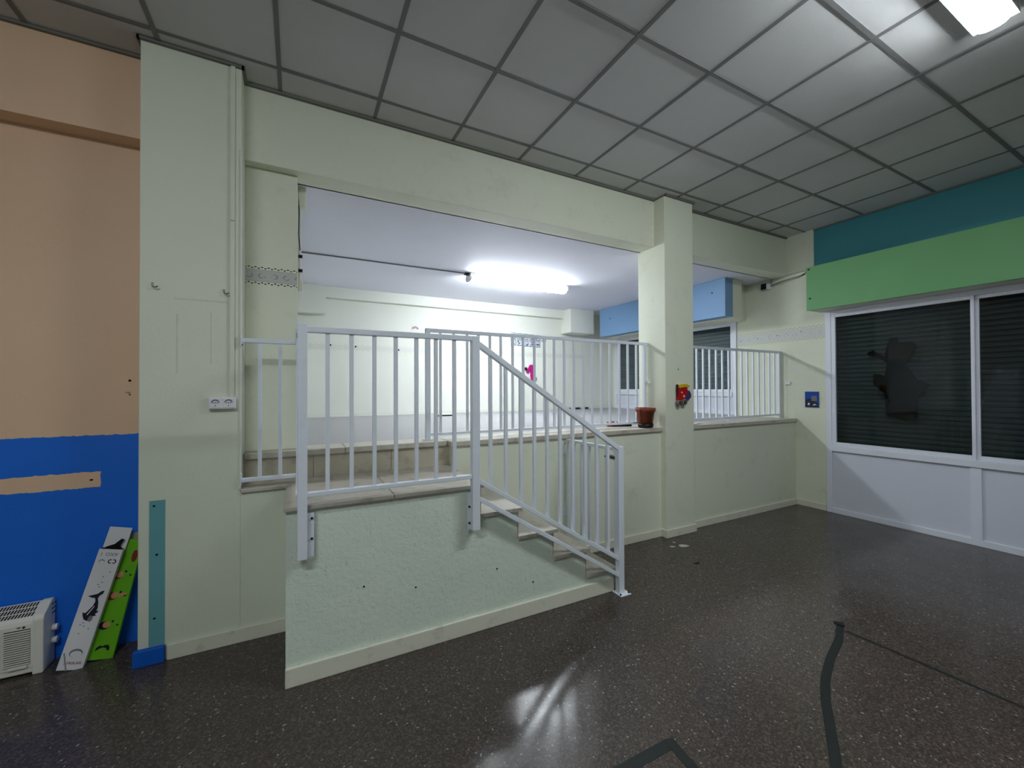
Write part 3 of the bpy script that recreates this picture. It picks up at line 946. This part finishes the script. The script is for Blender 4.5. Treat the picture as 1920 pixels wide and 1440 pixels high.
# ------------------------------------------------------------------ socket, trunking, hooks
sc = thing('double_socket', (-0.395, 2.985, 1.415), 'white surface double power socket on the wide pillar', 'socket')
obj('back_box', MB().box(-0.463, -0.328, 2.955, 2.9895, 1.414, 1.484), 'plastic', sc, 0.004)
for cx in (-0.428, -0.363):
    ou = obj('outlet', MB().box(cx - 0.029, cx + 0.029, 2.9515, 2.956, 1.421, 1.478), 'plastic', sc, 0.002)
    ring = MB()
    seg = 20
    for k in range(seg // 2):
        a0, a1 = math.pi * k / (seg // 2), math.pi * (k + 1) / (seg // 2)
        ring.prism([(cx + 0.020 * math.cos(a0), 1.452 + 0.018 * math.sin(a0)), (cx + 0.020 * math.cos(a1), 1.452 + 0.018 * math.sin(a1)),
                    (cx + 0.016 * math.cos(a1), 1.452 + 0.013 * math.sin(a1)), (cx + 0.016 * math.cos(a0), 1.452 + 0.013 * math.sin(a0))], 1, 2.9502, 2.9516)
    obj('socket_rim', ring, 'black', ou)
    for dx in (-0.010, 0, 0.010):
        obj('pin_hole', MB().disc((cx + dx, 2.951, 1.451), 1, 0.003, 0.002, 8), 'hole', ou)
    obj('screw', MB().disc((cx, 2.951, 1.434), 1, 0.003, 0.002, 8), 'hole', ou)
tk = thing('cable_trunking', (-0.347, 2.985, 1.484), 'painted vertical cable trunking running from socket to ceiling', 'trunking')
obj('duct', MB().box(-0.361, -0.337, 2.974, 2.9895, 1.4845, 2.55), 'trunking', tk, 0.002)
obj('duct', MB().box(-0.360, -0.337, 2.974, 2.9895, 2.553, 3.495), 'trunking', tk, 0.002)
obj('corner_bead', MB().tube([(-0.309, 2.989, 0.92), (-0.309, 2.989, 3.0)], 0.007, 8), 'wall_cream', tk)
for x, z in ((-0.719, 2.112), (-0.386, 2.108)):
    hk = thing('wall_hook', (x, 2.985, z), 'small metal wall hook on the wide pillar, %s' % ('left of the pair' if x < -0.5 else 'right one near the trunking'), 'hook', 'wall hooks')
    obj('hook', MB().tube([(x - 0.006, 2.9885, z + 0.022), (x - 0.006, 2.976, z + 0.018), (x - 0.004, 2.972, z - 0.002), (x + 0.012, 2.968, z - 0.006), (x + 0.022, 2.966, z + 0.002)], 0.0035, 6), 'metal', hk)

# junction boxes and conduit at the left edge of the upper room
jb = thing('junction_box', (0.03, 3.42, 2.45), 'cream junction box and conduit at the left edge of the opening', 'junction box')
obj('upper_box', MB().box(0.005, 0.056, 3.37, 3.45, 2.868, UZ - 0.001), 'trunking', jb, 0.004)
obj('conduit', MB().tube([(0.016, 3.42, 2.872), (0.016, 3.42, 2.33)], 0.009, 8), 'trunking', jb)
obj('cable', MB().tube([(0.008, 3.375, 2.99), (0.010, 3.372, 2.80), (0.008, 3.375, 2.66), (0.016, 3.39, 2.55)], 0.004, 6), 'black', jb)
obj('lower_box', MB().box(0.005, 0.034, 3.40, 3.45, 2.255, 2.335), 'trunking', jb, 0.003)
for z in (2.50, 2.395):
    obj('clip', MB().box(0.005, 0.033, 3.405, 3.415, z, z + 0.022), 'black', jb)

# wall sensor and its wires on the right wall
sn = thing('wall_sensor', (5.76, 3.40, 2.88), 'small black and white sensor box high on the right wall', 'sensor')
obj('case', MB().box(5.738, RX - 0.0005, 3.345, 3.40, 2.885, 2.955), 'plastic', sn, 0.004)
obj('black_face', MB().box(5.728, 5.737, 3.385, 3.455, 2.885, 2.965), 'black', sn, 0.002)
obj('arm', MB().box(5.74, 5.79, 3.396, 3.41, 2.90, 2.96), 'black', sn)
obj('stalk', MB().tube([(5.77, 3.34, 2.95), (5.775, 3.335, 3.006)], 0.008, 6), 'ink_grey', sn)
obj('wire', MB().tube([(5.775, 3.345, 2.93), (5.785, 3.20, 2.955), (5.79, 3.00, 2.972), (5.785, 2.93, 2.985), (5.78, 2.90, 3.012)], 0.004, 6), 'black', sn)
obj('wire', MB().tube([(5.775, 3.345, 2.915), (5.787, 3.18, 2.935), (5.791, 2.99, 2.958), (5.786, 2.925, 2.98)], 0.003, 6), 'ink_grey', sn)
obj('wire_clip', MB().disc((5.79, 2.94, 2.985), 0, 0.010, 0.012, 8), 'black', sn)

# ------------------------------------------------------------------ portable heater
hr = thing('portable_heater', (-1.55, 3.22, 0), 'white plastic portable heater with slotted grilles by the blue wall', 'heater')
HX0, HX1 = -1.95, -1.222
HF = 3.168
prof = [(HF, 0.012), (3.285, 0.012), (3.292, 0.335), (3.280, 0.352), (3.262, 0.354), (HF + 0.014, 0.306), (HF, 0.285)]
obj('body', MB().prism(prof, 0, HX0, HX1), 'heater', hr, 0.008)
side = [(HF - 0.005, 0.0), (3.288, 0.0), (3.295, 0.337), (3.281, 0.358), (3.258, 0.359), (HF + 0.010, 0.312), (HF - 0.005, 0.290)]
obj('side_cheek', MB().prism(side, 0, HX1 - 0.040, HX1 + 0.003), 'heater', hr, 0.006)
obj('side_cheek', MB().prism(side, 0, HX0 - 0.003, HX0 + 0.040), 'heater', hr, 0.006)
for z in (0.275, 0.300, 0.325):
    obj('side_slot', MB().box(HX1 - 0.016, HX1 + 0.0045, 3.252, 3.293, z, z + 0.005), 'heater_dark', hr)
for z in (0.195, 0.125):
    obj('knob', MB().disc((HX1 + 0.014, 3.262, z), 0, 0.017, 0.022, 18), 'plastic', hr, 0.003)
# sloped top grille: three rows of slots
a0, a1 = Vector((0, HF + 0.014, 0.306)), Vector((0, 3.262, 0.354))
dv = (a1 - a0)
nn = Vector((0, -dv.z, dv.y)).normalized()
for r in range(3):
    t0, t1 = 0.06 + r * 0.32, 0.06 + r * 0.32 + 0.25
    for k in range(24):
        x = HX1 - 0.052 - k * 0.0125 - r * 0.001
        p, q = a0 + dv * t0, a0 + dv * t1
        sl = MB()
        w = 0.0036
        vs = []
        for off in (-0.003, 0.0012):
            vs += [(x - w, p.y + nn.y * off, p.z + nn.z * off), (x + w, p.y + nn.y * off, p.z + nn.z * off),
                   (x + w + 0.004, q.y + nn.y * off, q.z + nn.z * off), (x - w + 0.004, q.y + nn.y * off, q.z + nn.z * off)]
        sl.add(vs, [(3, 2, 1, 0), (4, 5, 6, 7), (0, 1, 5, 4), (1, 2, 6, 5), (2, 3, 7, 6), (3, 0, 4, 7)])
        obj('grille_slot', sl, 'heater_dark', hr)
# front grille
obj('front_frame', MB().box(-1.385, -1.252, HF - 0.004, HF + 0.002, 0.045, 0.278), 'heater', hr, 0.004)
obj('front_recess', MB().box(-1.366, -1.268, HF - 0.0055, HF - 0.003, 0.066, 0.252), 'heater_dark', hr)
for k in range(16):
    z = 0.068 + k * 0.0116
    obj('louvre', MB().bar((-1.367, HF - 0.009, z + 0.003), (-1.267, HF - 0.009, z + 0.003), 0.008, 0.0052), 'heater', hr)
obj('lip', MB().box(-1.350, -1.278, HF - 0.016, HF - 0.004, 0.050, 0.063), 'heater', hr, 0.003)
obj('indicator', MB().disc((-1.292, HF - 0.006, 0.264), 1, 0.005, 0.006, 12), 'black', hr)
obj('badge', MB().box(-1.318, -1.304, HF - 0.0055, HF - 0.004, 0.262, 0.268), 'metal', hr)

# ------------------------------------------------------------------ leaning cardboard boxes


def lean_matrix(base, top, width_dir):
    """local frame: x across the face, y up the face, z out of the face; origin at base centre"""
    b, t = Vector(base), Vector(top)
    yv = (t - b).normalized()
    xv = (Vector(width_dir) - yv * Vector(width_dir).dot(yv)).normalized()
    zv = xv.cross(yv)
    mm = Matrix.Identity(4)
    for i in range(3):
        mm[i][0], mm[i][1], mm[i][2] = xv[i], yv[i], zv[i]
    mm.translation = b
    return mm, (t - b).length


def flat(mm, pts, t0, t1):
    return MB(mm).prism(pts, 2, t0, t1)


def blob(cx, cy, rx, ry, n=14, jit=0.0, ph=0.0):
    return [(cx + rx * (1 + random.uniform(-jit, jit)) * math.cos(2 * math.pi * k / n + ph),
             cy + ry * (1 + random.uniform(-jit, jit)) * math.sin(2 * math.pi * k / n + ph)) for k in range(n)]


# white box with the whale
mw, L = lean_matrix((-1.100, 3.115, 0.004), (-0.957, 3.205, 0.603), (1, 0, 0))
wbx = thing('cardboard_box', (-1.10, 3.14, 0), 'tall white cardboard box with a dark whale print leaning on the blue wall', 'box', 'leaning boxes')
hw = 0.054
D = 0.036
obj('carton', MB(mw).box(-hw, hw, 0, L, -D, 0), 'card_white', wbx, 0.0015)
obj('opening', MB(mw).box(-hw + 0.004, hw - 0.004, L - 0.004, L + 0.0015, -D + 0.003, -0.003), 'hole', wbx)
obj('flap', MB(mw).box(-hw + 0.004, hw, L - 0.002, L + 0.118, -D - 0.001, -D + 0.0012), 'card_white', wbx)
obj('flap', MB(mw).prism([(-0.050, L - 0.002), (0.046, L - 0.002), (0.028, L + 0.020), (0.040, L + 0.054), (0.026, L + 0.058), (0.002, L + 0.026), (-0.02, L + 0.016)], 2, -0.020, -0.0185), 'hole', wbx)
wh = obj('whale_print', flat(mw, [(-0.030, 0.372), (-0.010, 0.378), (0.008, 0.384), (0.022, 0.398), (0.034, 0.402), (0.032, 0.386), (0.020, 0.374), (0.016, 0.360),
                                   (0.024, 0.340), (0.030, 0.312), (0.028, 0.296), (0.038, 0.296), (0.034, 0.286), (0.026, 0.280), (0.034, 0.272), (0.022, 0.268), (0.016, 0.254),
                                   (0.002, 0.244), (-0.014, 0.252), (-0.024, 0.272), (-0.028, 0.288), (-0.016, 0.284), (-0.006, 0.300), (0.006, 0.322), (0.010, 0.344), (0.004, 0.362), (-0.012, 0.364)], 0.0003, 0.0010), 'ink', wbx)
obj('whale_belly', flat(mw, blob(0.013, 0.256, 0.010, 0.016), 0.0011, 0.0016), 'ink_grey', wh)
obj('whale_stripe', flat(mw, [(-0.008, 0.276), (-0.004, 0.274), (0.014, 0.318), (0.012, 0.322)], 0.0011, 0.0016), 'card_white', wh)
for nm, cx, cy, rx, ry, mt in (('ring_print', -0.024, 0.555, 0.013, 0.012, 'ink_grey'), ('ring_print', 0.004, 0.083, 0.028, 0.022, 'ink_grey')):
    o = obj(nm, flat(mw, blob(cx, cy, rx, ry, 18), 0.0003, 0.0010), mt, wbx)
    obj('ring_centre', flat(mw, blob(cx + rx * 0.06, cy - ry * 0.22, rx * 0.86, ry * 0.76, 18), 0.0011, 0.0016), 'card_white', o)
for cx, a0_, a1_ in ((0.014, 60, 300), (0.030, -120, 120)):
    arc = [(cx + 0.011 * math.cos(math.radians(a)), 0.557 + 0.012 * math.sin(math.radians(a))) for a in range(a0_, a1_ + 1, 20)]
    arc += [(cx + 0.006 * math.cos(math.radians(a)), 0.557 + 0.007 * math.sin(math.radians(a))) for a in range(a1_, a0_ - 1, -20)]
    obj('letter_print', flat(mw, arc, 0.0003, 0.0010), 'ink', wbx)
for cx, cy in ((0.004, 0.42), (-0.004, 0.432), (0.01, 0.445), (0.006, 0.475), (0.03, 0.50), (-0.01, 0.235), (-0.02, 0.225), (-0.004, 0.218), (-0.014, 0.18), (0.02, 0.205)):
    obj('bubble_print', flat(mw, blob(cx, cy, 0.0032, 0.0032, 8), 0.0003, 0.0009), 'ink_grey', wbx)
tm = mw @ Matrix.Translation((0.0, 0.596, 0.0006)) @ Matrix.Rotation(math.pi, 4, 'Z')
obj('lettering', text_mb('AXO  I', 0.026, tm, 0.0004), 'ink_grey', wbx)
tm = mw @ Matrix.Translation((0.004, 0.034, 0.0006))
obj('lettering', text_mb('AFRIKAR', 0.019, tm, 0.0004), 'ink_red', wbx)
obj('tear', MB(mw).bar((-0.045, 0.085, 0.0008), (-0.012, -0.002, 0.0012), 0.006, 0.001, (0, 0, 1)), 'card_inside', wbx)

# green box with printed figures
mg, Lg = lean_matrix((-0.988, 3.155, 0.004), (-0.876, 3.262, 0.650), (1, 0, 0))
gbx = thing('cardboard_box', (-0.99, 3.16, 0), 'tall green cardboard box with small printed figures beside the white box', 'box', 'leaning boxes')
gw = 0.055
obj('carton', MB(mg).box(-gw, gw, 0, Lg - 0.02, -0.03, 0), 'card_green', gbx, 0.0015)
obj('flap', MB(mg).box(-gw + 0.004, gw - 0.004, Lg - 0.022, Lg + 0.02, -0.031, -0.029), 'card_inside', gbx)
fig = obj('figure_print', flat(mg, blob(0.032, 0.55, 0.013, 0.035), 0.0003, 0.001), 'ink_red', gbx)
for cy, hair in ((0.448, 'ink_red'), (0.335, 'ink_red'), (0.18, 'ink')):
    f = obj('figure_print', flat(mg, blob(-0.022, cy - 0.004, 0.024, 0.022), 0.0003, 0.001), hair, gbx)
    obj('face', flat(mg, blob(-0.012, cy, 0.017, 0.017), 0.0011, 0.0016), 'skin_ink', f)
    obj('limb', flat(mg, [(0.006, cy + 0.010), (0.040, cy + 0.014), (0.040, cy + 0.004), (0.010, cy - 0.012)], 0.0003, 0.001), 'skin_ink' if cy < 0.4 and cy > 0.3 else 'card_green', f)
    obj('mark', flat(mg, blob(0.012, cy + 0.016, 0.005, 0.007), 0.0003, 0.001), 'ink', f)
    obj('mark', flat(mg, blob(0.036, cy - 0.004, 0.006, 0.004), 0.0003, 0.001), 'ink', f)
obj('emblem_print', flat(mg, [(-0.034, 0.045), (-0.030, 0.062), (-0.016, 0.074), (-0.004, 0.068), (0.004, 0.074), (0.020, 0.074), (0.028, 0.060), (0.028, 0.045), (0.018, 0.046), (0.014, 0.058), (0.0, 0.062), (-0.014, 0.058)], 0.0003, 0.001), 'ink', gbx)

# ------------------------------------------------------------------ things on the platform edge
pt = thing('flower_pot', (3.192, 3.13, PZ + 0.002), 'empty brown plastic flower pot in a black saucer on the platform edge', 'flower pot')
cx, cy, z = 3.192, 3.128, PZ + 0.002
obj('saucer', MB().lathe([(0.0005, z), (0.070, z), (0.076, z + 0.012), (0.078, z + 0.042), (0.074, z + 0.042), (0.070, z + 0.012), (0.0005, z + 0.008)], cx, cy), 'black', pt, 0, True)
obj('pot_body', MB().lathe([(0.0005, z + 0.012), (0.066, z + 0.012), (0.090, z + 0.165), (0.100, z + 0.166), (0.103, z + 0.205), (0.097, z + 0.205), (0.093, z + 0.170), (0.084, z + 0.165), (0.062, z + 0.022), (0.0005, z + 0.022)], cx, cy), 'terracotta', pt, 0, True)
obj('hanger_clip', MB().bar((cx - 0.108, cy - 0.020, z + 0.190), (cx - 0.100, cy - 0.020, z + 0.060), 0.014, 0.009).bar((cx - 0.104, cy - 0.020, z + 0.066), (cx - 0.07, cy - 0.01, z + 0.062), 0.014, 0.010), 'terracotta', pt)

db = thing('strap_bundle', (3.05, 3.30, PZ), 'dark red and black strap lying behind the flower pot', 'strap')
zz = PZ + 0.004
obj('strap', MB().tube([(3.16, 3.30, zz + 0.01), (3.05, 3.33, zz + 0.008), (2.98, 3.37, zz + 0.010), (2.93, 3.42, zz + 0.01)], 0.013, 6), 'black', db)
obj('pouch', MB().prism(blob(2.965, 3.40, 0.05, 0.03, 12, 0.15), 2, zz, zz + 0.05), 'ink_red', db, 0.006)
obj('buckle', MB().prism(blob(3.03, 3.35, 0.022, 0.016, 8, 0.2), 2, zz, zz + 0.035), 'black', db)
tag(obj('black_clip', MB().tube([(3.13, 3.50, PZ + 0.012), (3.17, 3.53, PZ + 0.028), (3.22, 3.52, PZ + 0.012), (3.26, 3.55, PZ + 0.010)], 0.010, 6), 'black'),
    'small black clip on the upper floor behind the railing', 'clip')

for i, (x, y, w, d, a, mt, lb) in enumerate((
        (3.90, 3.12, 0.16, 0.05, 0.15, 'paper', 'crumpled white paper scrap on the platform edge touching the slim pillar'),
        (4.02, 3.18, 0.17, 0.06, -0.25, 'paper', 'torn white paper scrap lying second from the slim pillar'),
        (4.55, 3.19, 0.07, 0.05, 0.5, 'plastic', 'small upright white scrap mid-way along the right platform edge'))):
    pts = [(-w / 2, -d / 2, 0), (w * 0.1, -d * 0.6, 0.006), (w / 2, -d / 3, 0.0), (w * 0.45, d / 2, 0.012), (-w * 0.1, d * 0.45, 0.002), (-w / 2, d / 3, 0.010)]
    if i == 2:
        pts = [(p[0], p[1], p[2] + (0.05 if k in (3, 4) else 0)) for k, p in enumerate(pts)]
    ca, sa = math.cos(a), math.sin(a)
    lo = [(x + p[0] * ca - p[1] * sa, y + p[0] * sa + p[1] * ca, PZ + 0.003 + p[2]) for p in pts]
    hi = [(p[0], p[1], p[2] + 0.002) for p in lo]
    c0 = (x, y, PZ + 0.006)
    c1 = (x, y, PZ + 0.009)
    fs = [(k, (k + 1) % 6, 12) for k in range(6)] + [((k + 1) % 6 + 6, k + 6, 13) for k in range(6)] + [(k, (k + 1) % 6, (k + 1) % 6 + 6, k + 6) for k in range(6)]
    tag(obj('paper_scrap', MB().add(lo + hi + [c0, c1], fs), mt), lb, 'paper', 'paper scraps on the platform edge')
tag(obj('black_hook', MB().tube([(3.80, 3.20, PZ + 0.035), (3.80, 3.195, PZ + 0.01), (3.86, 3.19, PZ + 0.012), (3.95, 3.21, PZ + 0.008)], 0.008, 6), 'black'),
    'bent black wire on the platform edge at the slim pillar', 'wire')
sh = thing('floor_sheet', (1.95, 5.96, PZ), 'white sheet with a dark edge lying on the upper floor', 'sheet')
obj('sheet', MB().prism([(1.87, 5.92), (2.12, 5.90), (2.14, 6.02), (1.92, 6.06)], 2, PZ + 0.004, PZ + 0.03), 'paper', sh)
obj('dark_edge', MB().box(1.80, 2.12, 5.895, 5.905, PZ + 0.001, PZ + 0.018), 'black', sh)
for i, (x, w) in enumerate(((4.62, 0.13), (4.84, 0.15), (5.05, 0.13))):
    tag(obj('rubble_piece', MB().prism(blob(x, BY - 0.05, w / 2, 0.03, 10, 0.25), 2, PZ + 0.0005, PZ + 0.03), 'ink'),
        'dark debris lump at the foot of the bright back wall, %s' % ('leftmost', 'middle', 'rightmost')[i], 'debris', 'debris at the back wall')

# ------------------------------------------------------------------ wall decorations
tr = thing('toy_train_plaque', (3.57, 2.97, 1.34), 'red and yellow toy train plaque fixed to the slim pillar', 'plaque')
Y0, Y1 = 2.955, 2.988
obj('body', MB().prism([(3.476, 1.405), (3.485, 1.47), (3.505, 1.52), (3.52, 1.532), (3.61, 1.528), (3.625, 1.49), (3.60, 1.455), (3.58, 1.415), (3.53, 1.392)], 1, Y0, Y1), 'red', tr, 0.004)
obj('roof', MB().prism([(3.505, 1.525), (3.51, 1.548), (3.54, 1.566), (3.60, 1.566), (3.645, 1.550), (3.635, 1.530), (3.57, 1.533)], 1, Y0 - 0.006, Y1), 'yellow', tr, 0.003)
obj('cab', MB().prism([(3.60, 1.455), (3.625, 1.50), (3.655, 1.495), (3.678, 1.46), (3.675, 1.425), (3.64, 1.405), (3.60, 1.400), (3.585, 1.42)], 1, Y0 + 0.004, Y1), 'purple', tr, 0.003)
obj('funnel', MB().tube([(3.482, 2.972, 1.43), (3.478, 2.972, 1.50), (3.482, 2.972, 1.545), (3.486, 2.972, 1.560)], [0.007, 0.008, 0.010, 0.012], 10), 'black', tr)
for x, z, r in ((3.490, 1.372, 0.030), (3.563, 1.380, 0.033)):
    wh_ = obj('wheel', MB().disc((x, Y0 + 0.004, z), 1, r, 0.034, 22, 1.0), 'grey_toy', tr, 0.003)
    obj('hub', MB().disc((x, Y0 - 0.016, z), 1, r * 0.55, 0.006, 16), 'black', wh_)
    obj('hub_cap', MB().disc((x, Y0 - 0.020, z), 1, r * 0.22, 0.004, 12), 'grey_toy', wh_)
for x, z, r in ((3.525, 1.478, 0.010), (3.556, 1.440, 0.014)):
    obj('dot', MB().disc((x, Y0 - 0.004, z), 1, r, 0.006, 14), 'pinkish', tr)

pc = thing('wall_picture', (5.79, 2.86, 1.27), 'small square blue picture on the right wall beside the big window', 'picture')
obj('board', MB().box(5.786, RX - 0.0005, 2.782, 2.938, 1.272, 1.472), 'picture_blue', pc, 0.003)
PX0 = 5.7845
obj('print', MB().prism([(2.93, 1.28), (2.79, 1.28), (2.79, 1.33), (2.83, 1.345), (2.85, 1.37), (2.88, 1.385), (2.93, 1.37)], 0, PX0, 5.786), 'picture_dark', pc)
obj('print', MB().box(PX0 - 0.0003, 5.786, 2.80, 2.862, 1.355, 1.418), 'ink_grey', pc)
obj('print', MB().prism([(2.905, 1.30), (2.885, 1.30), (2.88, 1.325), (2.90, 1.33)], 0, PX0 - 0.001, 5.786), 'paper', pc)
obj('print', MB().prism([(2.85, 1.295), (2.80, 1.305), (2.83, 1.318)], 0, PX0 - 0.001, 5.786), 'paper', pc)

# letter cards on the back wall
for r in range(2):
    for k in range(6 if r == 0 else 5):
        x = 3.415 + k * 0.128
        z = (2.432 if r == 0 else 2.312) - k * 0.004 - 0.006
        word = ('first', 'second', 'third', 'fourth', 'fifth', 'sixth')[k]
        t = thing('letter_card', (x, BY, z), 'white printed card, %s from the left in the %s row on the back wall' % (word, 'upper' if r == 0 else 'lower'), 'card', 'cards on the back wall')
        obj('card', MB().box(x, x + 0.112, BY - 0.005, BY - 0.0015, z, z + 0.108), 'card_grey', t)
        rnd = random.Random(k * 7 + r)
        g = MB()
        for q in range(4):
            ax, az = x + 0.02 + rnd.random() * 0.055, z + 0.018 + rnd.random() * 0.05
            g.bar((ax, BY - 0.006, az), (ax + rnd.uniform(-0.02, 0.03), BY - 0.006, az + rnd.uniform(0.01, 0.035)), 0.014, 0.002, (0, 1, 0))
        obj('print', g, 'ink', t)
        obj('print_edge', MB().box(x, x + 0.112, BY - 0.006, BY - 0.005, z, z + 0.012).box(x + 0.101, x + 0.112, BY - 0.006, BY - 0.005, z + 0.012, z + 0.108).box(x, x + 0.101, BY - 0.006, BY - 0.005, z + 0.098, z + 0.108), 'ink_slate', t)

nb = thing('foam_number', (3.78, BY - 0.01, 1.58), 'magenta foam number one on the back wall of the upper room', 'wall decoration')
obj('digit', MB().prism([(3.728, 1.825), (3.766, 1.796), (3.818, 1.859), (3.818, 1.768), (3.845, 1.579), (3.909, 1.588), (3.873, 1.959), (3.804, 1.957)], 1, BY - 0.03, BY - 0.001), 'magenta', nb, 0.004)
obj('foot', MB().prism([(3.709, 1.660), (3.709, 1.720), (3.803, 1.680), (3.815, 1.645), (3.76, 1.645)], 1, BY - 0.03, BY - 0.001), 'magenta', nb, 0.004)
obj('ornament', MB().prism(blob(3.722, 1.882, 0.024, 0.030, 12, 0.15), 1, BY - 0.032, BY - 0.001), 'black', nb)
obj('ornament', MB().prism(blob(3.774, 1.627, 0.035, 0.018, 12, 0.15), 1, BY - 0.032, BY - 0.001), 'card_green', nb)
obj('ornament', MB().prism(blob(3.935, 1.70, 0.016, 0.028, 10, 0.15), 1, BY - 0.032, BY - 0.001), 'ink_grey', nb)

cd = thing('note_card', (1.67, BY, 2.40), 'small white note with a reddish arc pinned to the back wall', 'card')
obj('card', MB().box(1.615, 1.745, BY - 0.005, BY - 0.001, 2.395, 2.565), 'paper', cd)
for rr_, mt in ((0.060, 'ink_red'), (0.042, 'ink_grey')):
    arc = [(1.682 + rr_ * math.cos(math.radians(a)), 2.470 + rr_ * math.sin(math.radians(a))) for a in range(20, 161, 20)]
    arc += [(1.682 + (rr_ - 0.012) * math.cos(math.radians(a)), 2.470 + (rr_ - 0.012) * math.sin(math.radians(a))) for a in range(160, 19, -20)]
    obj('arc_print', MB().prism(arc, 1, BY - 0.0065, BY - 0.005), mt, cd)

# ------------------------------------------------------------------ floor tapes and chips


def ribbon(pts, w, z0, z1):
    mb = MB()
    L_, R_ = [], []
    for i, p in enumerate(pts):
        a, b = Vector(pts[max(i - 1, 0)]), Vector(pts[min(i + 1, len(pts) - 1)])
        d = (b - a).normalized()
        nrm = Vector((-d.y, d.x)) * w / 2
        L_.append(Vector(p) + nrm)
        R_.append(Vector(p) - nrm)
    n = len(pts)
    vs = [(*q, z0) for q in L_] + [(*q, z0) for q in R_] + [(*q, z1) for q in L_] + [(*q, z1) for q in R_]
    fs = []
    for i in range(n - 1):
        fs += [(2 * n + i, 3 * n + i, 3 * n + i + 1, 2 * n + i + 1), (i, i + 1, n + i + 1, n + i),
               (i, 2 * n + i, 2 * n + i + 1, i + 1), (n + i, n + i + 1, 3 * n + i + 1, 3 * n + i)]
    fs += [(0, n, 3 * n, 2 * n), (n - 1, 3 * n - 1, 4 * n - 1, 2 * n - 1)]
    return mb.add(vs, fs)


tag(obj('floor_tape', ribbon([(3.09, 1.375), (2.90, 1.30), (2.66, 1.235), (2.46, 1.165), (2.28, 1.08), (2.13, 0.992), (1.90, 0.862), (1.70, 0.75)], 0.042, 0.0002, 0.0012), 'tape'),
    'curved dark tape strip running toward the viewer on the floor', 'tape', 'floor tapes')
tag(obj('floor_tape', ribbon([(3.05, 1.325), (3.06, 1.05), (3.065, 0.80), (3.07, 0.50)], 0.022, 0.0002, 0.0011), 'tape'),
    'thin straight dark tape line at the lower right of the floor', 'tape', 'floor tapes')
tag(obj('floor_tape', ribbon([(0.90, 1.27), (1.18, 1.268), (1.43, 1.266)], 0.050, 0.0002, 0.0012).add([], []), 'tape'),
    'short dark tape piece forming one side of the corner at the bottom edge', 'tape', 'floor tapes')
tag(obj('floor_tape', ribbon([(1.432, 1.285), (1.418, 1.18), (1.40, 1.02), (1.39, 0.9)], 0.045, 0.0012, 0.0020), 'tape'),
    'short dark tape piece forming the other side of the corner at the bottom edge', 'tape', 'floor tapes')
for i, (x, y, a, b, lb) in enumerate(((3.31, 2.765, 0.10, 0.030, 'largest pale plaster flake on the floor before the slim pillar'),
                                      (3.20, 2.80, 0.055, 0.014, 'narrow pale plaster flake left of the largest one'),
                                      (3.30, 2.87, 0.03, 0.012, 'smallest pale plaster flake nearest the slim pillar'))):
    pts = blob(0, 0, a / 2, b, 9, 0.2)
    an = -0.45
    pts = [(x + p[0] * math.cos(an) - p[1] * math.sin(an), y + p[0] * math.sin(an) + p[1] * math.cos(an)) for p in pts]
    tag(obj('plaster_flake', MB().prism(pts, 2, 0.0002, 0.002), 'chip'), lb, 'flake', 'plaster flakes')
tag(obj('black_scrap', MB().prism(blob(3.085, 2.44, 0.03, 0.012, 8, 0.2), 2, 0.0002, 0.006), 'black'),
    'tiny black scrap lying on the open floor', 'scrap')
tag(obj('black_scrap', MB().prism(blob(3.10, 1.385, 0.022, 0.03, 8, 0.3), 2, 0.0013, 0.007), 'black'),
    'black crumpled scrap at the end of the curved tape', 'scrap')
